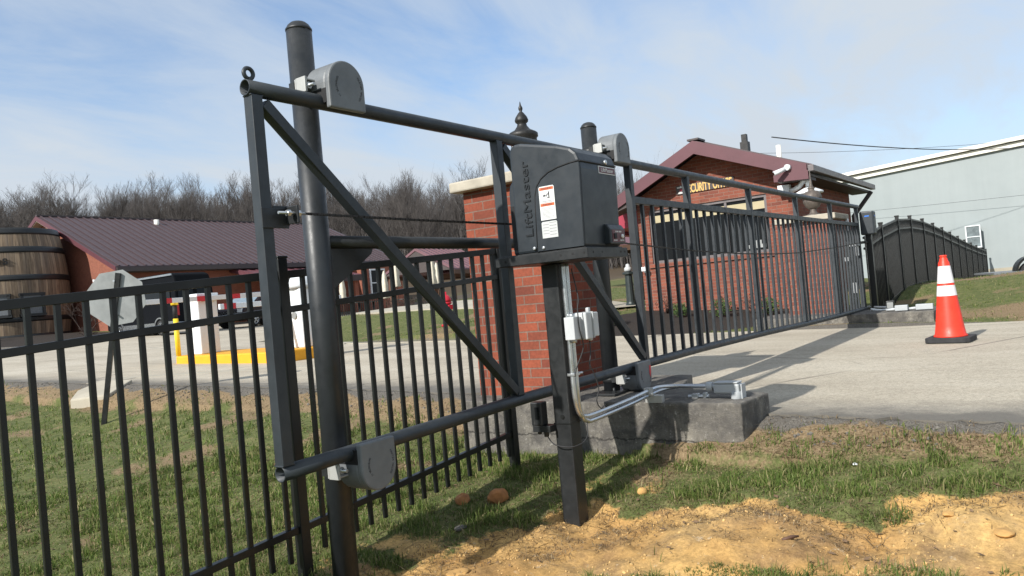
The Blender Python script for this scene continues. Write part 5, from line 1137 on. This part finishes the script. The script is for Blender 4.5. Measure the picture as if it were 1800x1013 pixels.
mb = MB(); mb.bar(A_+Vector((0,0,.95)),B_+Vector((0,0,.95)),.05); mb.bar(A_+Vector((0,0,.12)),B_+Vector((0,0,.12)),.05); mb.build('rail', M['fence'], rl_)
for i in range(22):
    p = A_.lerp(B_,i/21); mb = MB(); mb.bar(p,p+Vector((0,0,.95)),.025); mb.build('baluster', M['fence'], rl_)
for i,(px,d) in enumerate(((630,40),(655,40.5),(712,39.5),(740,39.5))):
    x,y = wpt(px,d); z = gz(x,y)+.1; t = thing('patio_table', (x,y,z), ['dark round patio table by the left umbrella','dark round patio table right of the wall window','dark round patio table by the tallest umbrella','dark round patio table left of the pavilion'][i], 'table', 'dark tables on the patio')
    mb = MB(); mb.lathe([(.55,.72),(.56,.76)], (x,y,z), 20); mb.build('tabletop', M['fence'], t); mb = MB(); mb.tube([(x,y,z),(x,y,z+.72)], .04, 8); mb.lathe([(.25,0),(.25,.04)], (x,y,z), 14); mb.build('pedestal', M['fence'], t)
for i,(px,d) in enumerate(((690,38),(722,38.5),(750,38),(775,38.2))):
    x,y = wpt(px,d); bare_shrub(x,y,1.2,['bare dark shrub below the second umbrella','bare dark shrub below the tallest umbrella','bare dark shrub in front of the pavilion','bare dark shrub at the pavilion corner'][i],seed=20+i)
def pavilion(px, d, L, Wd, ze_, zr2, yaw, label):
    x,y = wpt(px,d); z = gz(x,y); t = thing('pavilion', (x,y,z), label, 'pavilion', 'open pavilions with pinkish maroon roofs')
    c,s = math.cos(yaw), math.sin(yaw); Q = lambda a,b,zz: (x+a*c-b*s, y+a*s+b*c, z+zz)
    mb = MB(); mb.add([Q(-L,0,zr2),Q(L,0,zr2),Q(L,-Wd,ze_),Q(-L,-Wd,ze_),Q(L,Wd,ze_),Q(-L,Wd,ze_),Q(-L,0,zr2-.12),Q(L,0,zr2-.12),Q(L,-Wd,ze_-.12),Q(-L,-Wd,ze_-.12),Q(L,Wd,ze_-.12),Q(-L,Wd,ze_-.12)],
        [(0,1,2,3),(1,0,5,4),(6,9,8,7),(6,7,10,11),(3,2,8,9),(5,11,10,4),(0,3,9,6),(0,6,11,5),(1,7,8,2),(1,4,10,7)])
    a = -L+.1
    while a < L: mb.bar(Q(a,0,zr2+.03),Q(a,-Wd,ze_+.03),.05,.06,(c,s,0)); mb.bar(Q(a,0,zr2+.03),Q(a,Wd,ze_+.03),.05,.06,(c,s,0)); a += .55
    mb.build('roof', M['pavroof'], t)
    mb = MB(); mb.add([Q(-L+.05,0,zr2-.15),Q(-L+.05,-Wd+.2,ze_-.05),Q(-L+.05,Wd-.2,ze_-.05)],[(0,1,2)]); mb.build('gable', M['brownsoffit'], t, fix=False); mb = MB(); mb.add([Q(L-.05,0,zr2-.15),Q(L-.05,-Wd+.2,ze_-.05),Q(L-.05,Wd-.2,ze_-.05)],[(0,1,2)]); mb.build('gable', M['brownsoffit'], t, fix=False)
    mb = MB(); mb.bar(Q(-L,-Wd+.02,ze_-.2),Q(L,-Wd+.02,ze_-.2),.1,.24); mb.build('beam', M['wood'], t); mb = MB(); mb.bar(Q(-L,Wd-.02,ze_-.2),Q(L,Wd-.02,ze_-.2),.1,.24); mb.build('beam', M['wood'], t)
    for a in (-L+.4,L-.4):
        for b in (-Wd+.35,Wd-.35):
            mb = MB(); mb.bar(Q(a,b,-.5),Q(a,b,ze_-.1),.2); mb.build('post', M['wood'], t)
M['pavroof'] = mk('faded_maroon_roof', (.165,.082,.096), .5, .1, var=.08, vs=1)
pavilion(778,48,2.6,2.6,2.35,3.75,R(35.67-90+62),'pavilion with a striped pinkish maroon roof right of the patio umbrellas')
pavilion(842,52,3.2,2.4,2.3,3.5,R(35.67-90+5),'second maroon roofed pavilion partly hidden by the brick pillar')
pavilion(1108,36,2.4,1.6,1.9,2.6,R(35.67-90+10),'maroon roofed pavilion glimpsed left of the security office')
# dead leaves and litter
gl = np.random.default_rng(31); n = 700; xs = gl.uniform(1.2,4.6,n); ys = gl.uniform(-.6,6,n); k = sdf(xs,ys,ROAD) > .1; xs, ys = xs[k], ys[k]; zs = ground_z(xs, ys)+.006; mbl = MB()
for x, y, z in zip(xs, ys, zs):
    a = gl.uniform(0,6.28); L_ = gl.uniform(.008,.022); u = Vector((math.cos(a),math.sin(a),gl.uniform(-.3,.4)))*L_; w_ = Vector((-math.sin(a),math.cos(a),gl.uniform(-.4,.4)))*L_*.5; c = Vector((x,y,z+.006))
    mbl.add([c-u, c+w_, c+u, c-w_], [(0,1,2),(0,2,3)])
lf = mbl.build('leaf_litter', mk('dead_leaf', (.16,.10,.055), .9, var=.5, vs=30), base=(0,0,0), fix=False); lf['kind'] = 'stuff'; lf['label'] = 'scraps of dead leaf litter in the grass'; lf['category'] = 'leaves'
# ------------------------------------------------------------------ rocks in the foreground
def rock(x, y, r, mat, sc, label, seed):
    z = float(ground_z([x],[y])[0]); bm = bmesh.new(); bmesh.ops.create_icosphere(bm, subdivisions=4, radius=1)
    V = np.array([v.co[:] for v in bm.verts]); fs = [tuple(v.index for v in f.verts) for f in bm.faces]; bm.free(); g_ = np.random.default_rng(seed)
    for _ in range(9):          # broken faces: shave the ball with planes
        n_ = g_.normal(size=3); n_ /= np.linalg.norm(n_); d_ = g_.uniform(.62,.9); e = V@n_-d_; V -= np.outer(np.maximum(e,0)*.92, n_)
    q = V+seed*3.1; V *= (1+.20*(fbm(q[:,0]+q[:,2]*.7, q[:,1]-q[:,2]*.6, 2.3, 4)-.5)+.07*(fbm(q[:,0]-q[:,2], q[:,1]+q[:,2], 9, 3)-.5))[:,None]
    mb = MB(); mb.add(V*np.array(sc)*r+np.array([x,y,z+r*sc[2]*.4]), fs, True)
    return tag(mb.build('rock', mat), label, 'rock', 'rocks on the clay and grass')
rock(3.44,2.70,.062,M['rock'],(1.2,.9,.85),'orange clay rock lit on one side left of the operator post',1)
rock(3.32,2.85,.05,M['rock'],(1,1,.8),'dull red clay rock left of the brighter orange one',2)
rock(3.80,1.97,.032,M['clayrock'],(1.2,.9,.8),'small tan stone right of the operator post',3)
rock(2.64,2.34,.045,M['clayrock'],(1.5,1.1,.3),'flat tan stone at the bottom edge left of the clay',4)
rock(3.0,2.62,.03,M['concrete'],(1.6,1,.5),'flat grey stone in the shade by the nearer round post',5)
rock(3.62,.28,.035,M['clayrock'],(1.3,1.1,.45),'yellow clay lump at the right edge of the clay',6)
rock(3.70,.48,.026,M['clayrock'],(1.2,1,.5),'second yellow clay lump near the right edge',7)
rock(3.2,1.35,.014,M['rock2'],(1.3,1,.6),'small pale stone in the middle of the bare clay',8)
rock(4.2,.95,.014,M['labelwhite'],(1.2,1,.7),'tiny white pebble lying in the green strip of grass',9)
mb = MB(); zq = ground_z([3.3],[1.02])[0]; mb.tube([(3.27,1.06,zq+.008),(3.30,1.03,zq+.014),(3.34,1.01,zq+.008)], [.006,.008,.004], 7); tag(mb.build('stick', M['wood']), 'short grey weathered stick on the bare clay', 'stick')
# ------------------------------------------------------------------ woods
def tree_mesh(name, seed, h, spread, levels=5, kids=(5,4,4,3,3)):
    r_ = random.Random(seed); mb = MB()
    def grow(p, d, L, r, dep, n):
        pts = [p]; q = p; dd = d.copy()
        for i in range(n):
            dd = (dd+Vector((r_.gauss(0,.09),r_.gauss(0,.09),r_.gauss(.03,.05)))).normalized(); q = q+dd*(L/n); pts.append(q)
        rs = [r*(1-.55*i/n) for i in range(n+1)]
        mb.tube(pts, rs, 5 if dep < 2 else 3, cap=False)
        if dep >= levels-1: return
        k = kids[dep]
        for j in range(k):
            f = (.35 if dep == 0 else .25)+(.65 if dep == 0 else .75)*(j+r_.random()*.8)/k; f = min(f, 1); i = min(n-1, int(f*n)); b = pts[i].lerp(pts[i+1], f*n-i)
            a = r_.uniform(0,6.283); side = Vector((math.cos(a),math.sin(a),0)); sp = spread*(.7+.6*r_.random())
            grow(b, (dd*.8+side*sp+Vector((0,0,.35))).normalized(), L*r_.uniform(.38,.62)*(1.05-.35*f if dep == 0 else 1), max(r*.42*(1-.4*f),.010), dep+1, 4 if dep < 2 else 3)
        if dep < 3: grow(pts[-1], dd, L*.45, r*.42, dep+1, 3)
    grow(Vector((0,0,-.5)), Vector((0,0,1)), h*.62, h*.0125, 0, 7)
    return mb
TM = []
for i,(hh,sp) in enumerate(((15,.55),(15,.8),(15,.42),(15,.68))):
    mb = tree_mesh('tree', 100+i, hh, sp, 5, (12,8,6,4))
    tmb, cmb = MB(), None
    t = bpy.data.objects.new('tree_src', None)
    me_o = mb.build('crown_src', M['bark'], base=(0,0,0), fix=False); TM.append(me_o.data); bpy.data.objects.remove(me_o)
WA, WB = Vector(at2(118,-112)), Vector(at2(100,26))
r_ = random.Random(77); nt = 0
def place_tree(x, y, h, mesh, label):
    o = bpy.data.objects.new('bare_tree', mesh); COL.objects.link(o); z = gz(x,y)-.3; k = h/15.0
    o.location = (x,y,z); o.scale = (k,k,k); o.rotation_euler = (0,0,r_.uniform(0,6.28)); WORLD[o.name] = (x,y,z)
    tag(o, label, 'tree', 'bare trees in the woods behind the buildings'); return o
TALL = [(18,100,258,0,'broad bare tree at the far left edge of the skyline'),(62,98,268,2,'bare tree left of the tallest pair above the barrel'),(98,96,292,1,'tall spreading bare tree rising above the barrel and hall ridge'),(130,97,280,3,'tall bare tree just right of the tallest one above the hall roof'),
        (197,92,272,2,'slender isolated bare tree standing out above the hall roof'),(322,95,262,1,'wide bare tree above the middle of the hall roof'),(352,98,258,3,'dense bare tree just left of the nearer round post'),(400,96,258,0,'bare tree behind the end of the gate top rail'),
        (720,90,250,2,'tall pale bare tree standing above the woods in the gap before the pillar'),(820,95,238,3,'bare tree rising just left of the brick pillar cap'),(855,96,240,0,'bare tree half hidden by the brick pillar cap'),(640,94,214,1,'bare tree right of the long brace near the nearer round post'),(1097,85,170,0,'bare tree glimpsed between the operator and the office')]
EL = [(0,250),(100,250),(200,238),(300,250),(450,240),(560,225),(700,216),(850,206),(1000,190)]       # how high the wood's skyline stands along its length
def top_h(el, d, x, y): return el*d/1350-gz(x, y)+.3
for px, d, el, m, lab in TALL: x, y = wpt(px, d); place_tree(x, y, top_h(el, d, x, y)/1.02, TM[m], lab)
for i in range(265):
    f = (i+r_.random())/265; p = WA.lerp(WB, f)+Vector((r_.gauss(0,2), r_.gauss(0,2)))+Vector((.812,.583))*r_.uniform(-16,16); d = .812*p.x+.583*p.y; px = 900+1350*(.583*p.x-.812*p.y)/d
    el = np.interp(px, [a for a,_ in EL], [b for _,b in EL])*r_.uniform(.82,1.08)
    place_tree(p.x, p.y, top_h(el, d, p.x, p.y), TM[r_.randrange(4)], 'bare grey brown tree in the dense woods on the rise behind the buildings')
# undergrowth and thin stems that read as one mass
g = np.random.default_rng(21); n = 11000; f = g.random(n); dp = g.uniform(-18, 22, n)
bx_ = WA.x+(WB.x-WA.x)*f+.812*dp; by_ = WA.y+(WB.y-WA.y)*f+.583*dp; bz_ = terr(bx_, by_)-.2
hh = g.uniform(3, 12.5, n)*g.uniform(.6,1,n); Vs = []; Fs = []
K = 7
tot = []
for k in range(K):   # main stem and side shoots, triangles standing in the air
    base = 0 if k == 0 else g.uniform(.15,.8,n); ln_ = hh if k == 0 else hh*g.uniform(.25,.55,n); a = g.uniform(0,6.283,n); lean_ = g.normal(0,.08,n) if k == 0 else g.uniform(.2,.6,n)
    w = (.09 if k == 0 else .05)*g.uniform(.6,1.2,n); wa = g.uniform(0,6.283,n); z0 = bz_+hh*base
    p0 = np.stack([bx_-np.cos(wa)*w/2, by_-np.sin(wa)*w/2, z0],1); p1 = np.stack([bx_+np.cos(wa)*w/2, by_+np.sin(wa)*w/2, z0],1); p2 = np.stack([bx_-np.sin(wa)*w/2, by_+np.cos(wa)*w/2, z0],1); p3 = np.stack([bx_+np.cos(a)*lean_*ln_, by_+np.sin(a)*lean_*ln_, z0+ln_],1)
    tot.append(np.stack([p0,p1,p2,p3],1))
V_ = np.concatenate(tot).reshape(-1,3); m = len(V_)//4; b = (np.arange(m)*4)[:,None]
F_ = np.stack([b+np.array([0,1,3]), b+np.array([1,2,3]), b+np.array([2,0,3])],1)
us = np_mesh('woodland', V_, F_.reshape(-1), np.full(m*3,3), M['bark'], False); us['kind'] = 'stuff'; us['label'] = 'thicket of thin bare stems and undergrowth filling the woods'; us['category'] = 'woodland'
# ------------------------------------------------------------------ sky, sun, camera
SUN_E, AZ = R(33.7), R(8.3)
tosun = Vector((-math.cos(SUN_E)*math.cos(AZ), math.cos(SUN_E)*math.sin(AZ), math.sin(SUN_E)))
w = bpy.data.worlds.new('World'); SC.world = w; w.use_nodes = True; nt_ = w.node_tree; nt_.nodes.clear()
def WN(typ, **kw):
    n = nt_.nodes.new('ShaderNode'+typ)
    for k, v in kw.items(): setattr(n, k, v)
    return n
out = WN('OutputWorld'); bg = WN('Background'); nt_.links.new(bg.outputs[0], out.inputs[0]); bg.inputs[1].default_value = .125
sky = WN('TexSky', sky_type='NISHITA'); sky.sun_disc = False; sky.sun_elevation = SUN_E; sky.sun_rotation = math.atan2(tosun.x, tosun.y); sky.dust_density = 1.0; sky.ozone_density = 1.5; sky.air_density = 1.0
def WM(op, a, b=0):
    n = WN('Math', operation=op)
    for i, x in enumerate((a,b)):
        if hasattr(x,'node'): nt_.links.new(x, n.inputs[i])
        else: n.inputs[i].default_value = x
    return n.outputs[0]
def WR(f, stops):
    n = WN('ValToRGB'); e = n.color_ramp.elements
    while len(e) < len(stops): e.new(.5)
    for q,(p,c) in zip(e,stops): q.position = p; q.color = (c,c,c,1)
    nt_.links.new(f, n.inputs[0]); return n.outputs[0]
tc = WN('TexCoord'); sp = WN('SeparateXYZ'); nt_.links.new(tc.outputs['Generated'], sp.inputs[0])
zc = WM('ADD', WM('MAXIMUM', sp.outputs[2], 0), .16)
cb = WN('CombineXYZ'); nt_.links.new(WM('DIVIDE', sp.outputs[0], zc), cb.inputs[0]); nt_.links.new(WM('DIVIDE', sp.outputs[1], zc), cb.inputs[1])
mp = WN('Mapping'); mp.inputs['Rotation'].default_value = (0,0,R(40)); mp.inputs['Scale'].default_value = (.55,1.25,1); mp.inputs['Location'].default_value = (5.2,4.4,0); nt_.links.new(cb.outputs[0], mp.inputs[0])
def wnoise(v, s, d, r, ds=0):
    n = WN('TexNoise'); n.inputs['Scale'].default_value = s; n.inputs['Detail'].default_value = d; n.inputs['Roughness'].default_value = r; n.inputs['Distortion'].default_value = ds; nt_.links.new(v, n.inputs['Vector']); return n.outputs['Fac']
big = wnoise(mp.outputs[0], .62, 5, .5, .3); fine = wnoise(mp.outputs[0], 2.2, 8, .62, .5)
cl = WR(WM('ADD', WM('MULTIPLY', big, .66), WM('MULTIPLY', fine, .34)), [(.35,.10),(.46,.62),(.56,1)])
hz2 = WR(sp.outputs[2], [(.0,.95),(.10,.72),(.20,.35),(.4,0)])
fac = WM('MAXIMUM', cl, hz2)
mx = WN('MixRGB'); nt_.links.new(fac, mx.inputs[0]); tn = WN('MixRGB', blend_type='MULTIPLY'); tn.inputs[0].default_value = 1; tn.inputs[2].default_value = (.78,.90,1.0,1); nt_.links.new(sky.outputs[0], tn.inputs[1]); nt_.links.new(tn.outputs[0], mx.inputs[1]); mx.inputs[2].default_value = (3.3,3.68,4.1,1); nt_.links.new(mx.outputs[0], bg.inputs[0])
sl = bpy.data.lights.new('sun','SUN'); sl.energy = 3.8; sl.angle = R(.6); sl.color = (1,.965,.905); so_ = bpy.data.objects.new('sun', sl); COL.objects.link(so_); so_.location = (0,0,30)
so_.rotation_euler = (-tosun).to_track_quat('-Z','Y').to_euler()
cd = bpy.data.cameras.new('camera'); cam = bpy.data.objects.new('camera', cd); COL.objects.link(cam); SC.camera = cam
cd.sensor_width = 36; cd.lens = 27.0; cd.clip_start = .05; cd.clip_end = 3000
a, pit, rol = R(35.673), R(.636), R(5.138)
F = Vector((math.cos(a)*math.cos(pit), math.sin(a)*math.cos(pit), math.sin(pit))); R1 = Vector((math.sin(a), -math.cos(a), 0)); U1 = R1.cross(F)
R2 = R1*math.cos(rol)-U1*math.sin(rol); U2 = R1*math.sin(rol)+U1*math.cos(rol)
cam.matrix_world = Matrix((R2, U2, -F)).transposed().to_4x4()
vs = SC.view_settings; vs.view_transform = 'Standard'; vs.look = 'None'; vs.exposure = 0.64; vs.gamma = 1.0
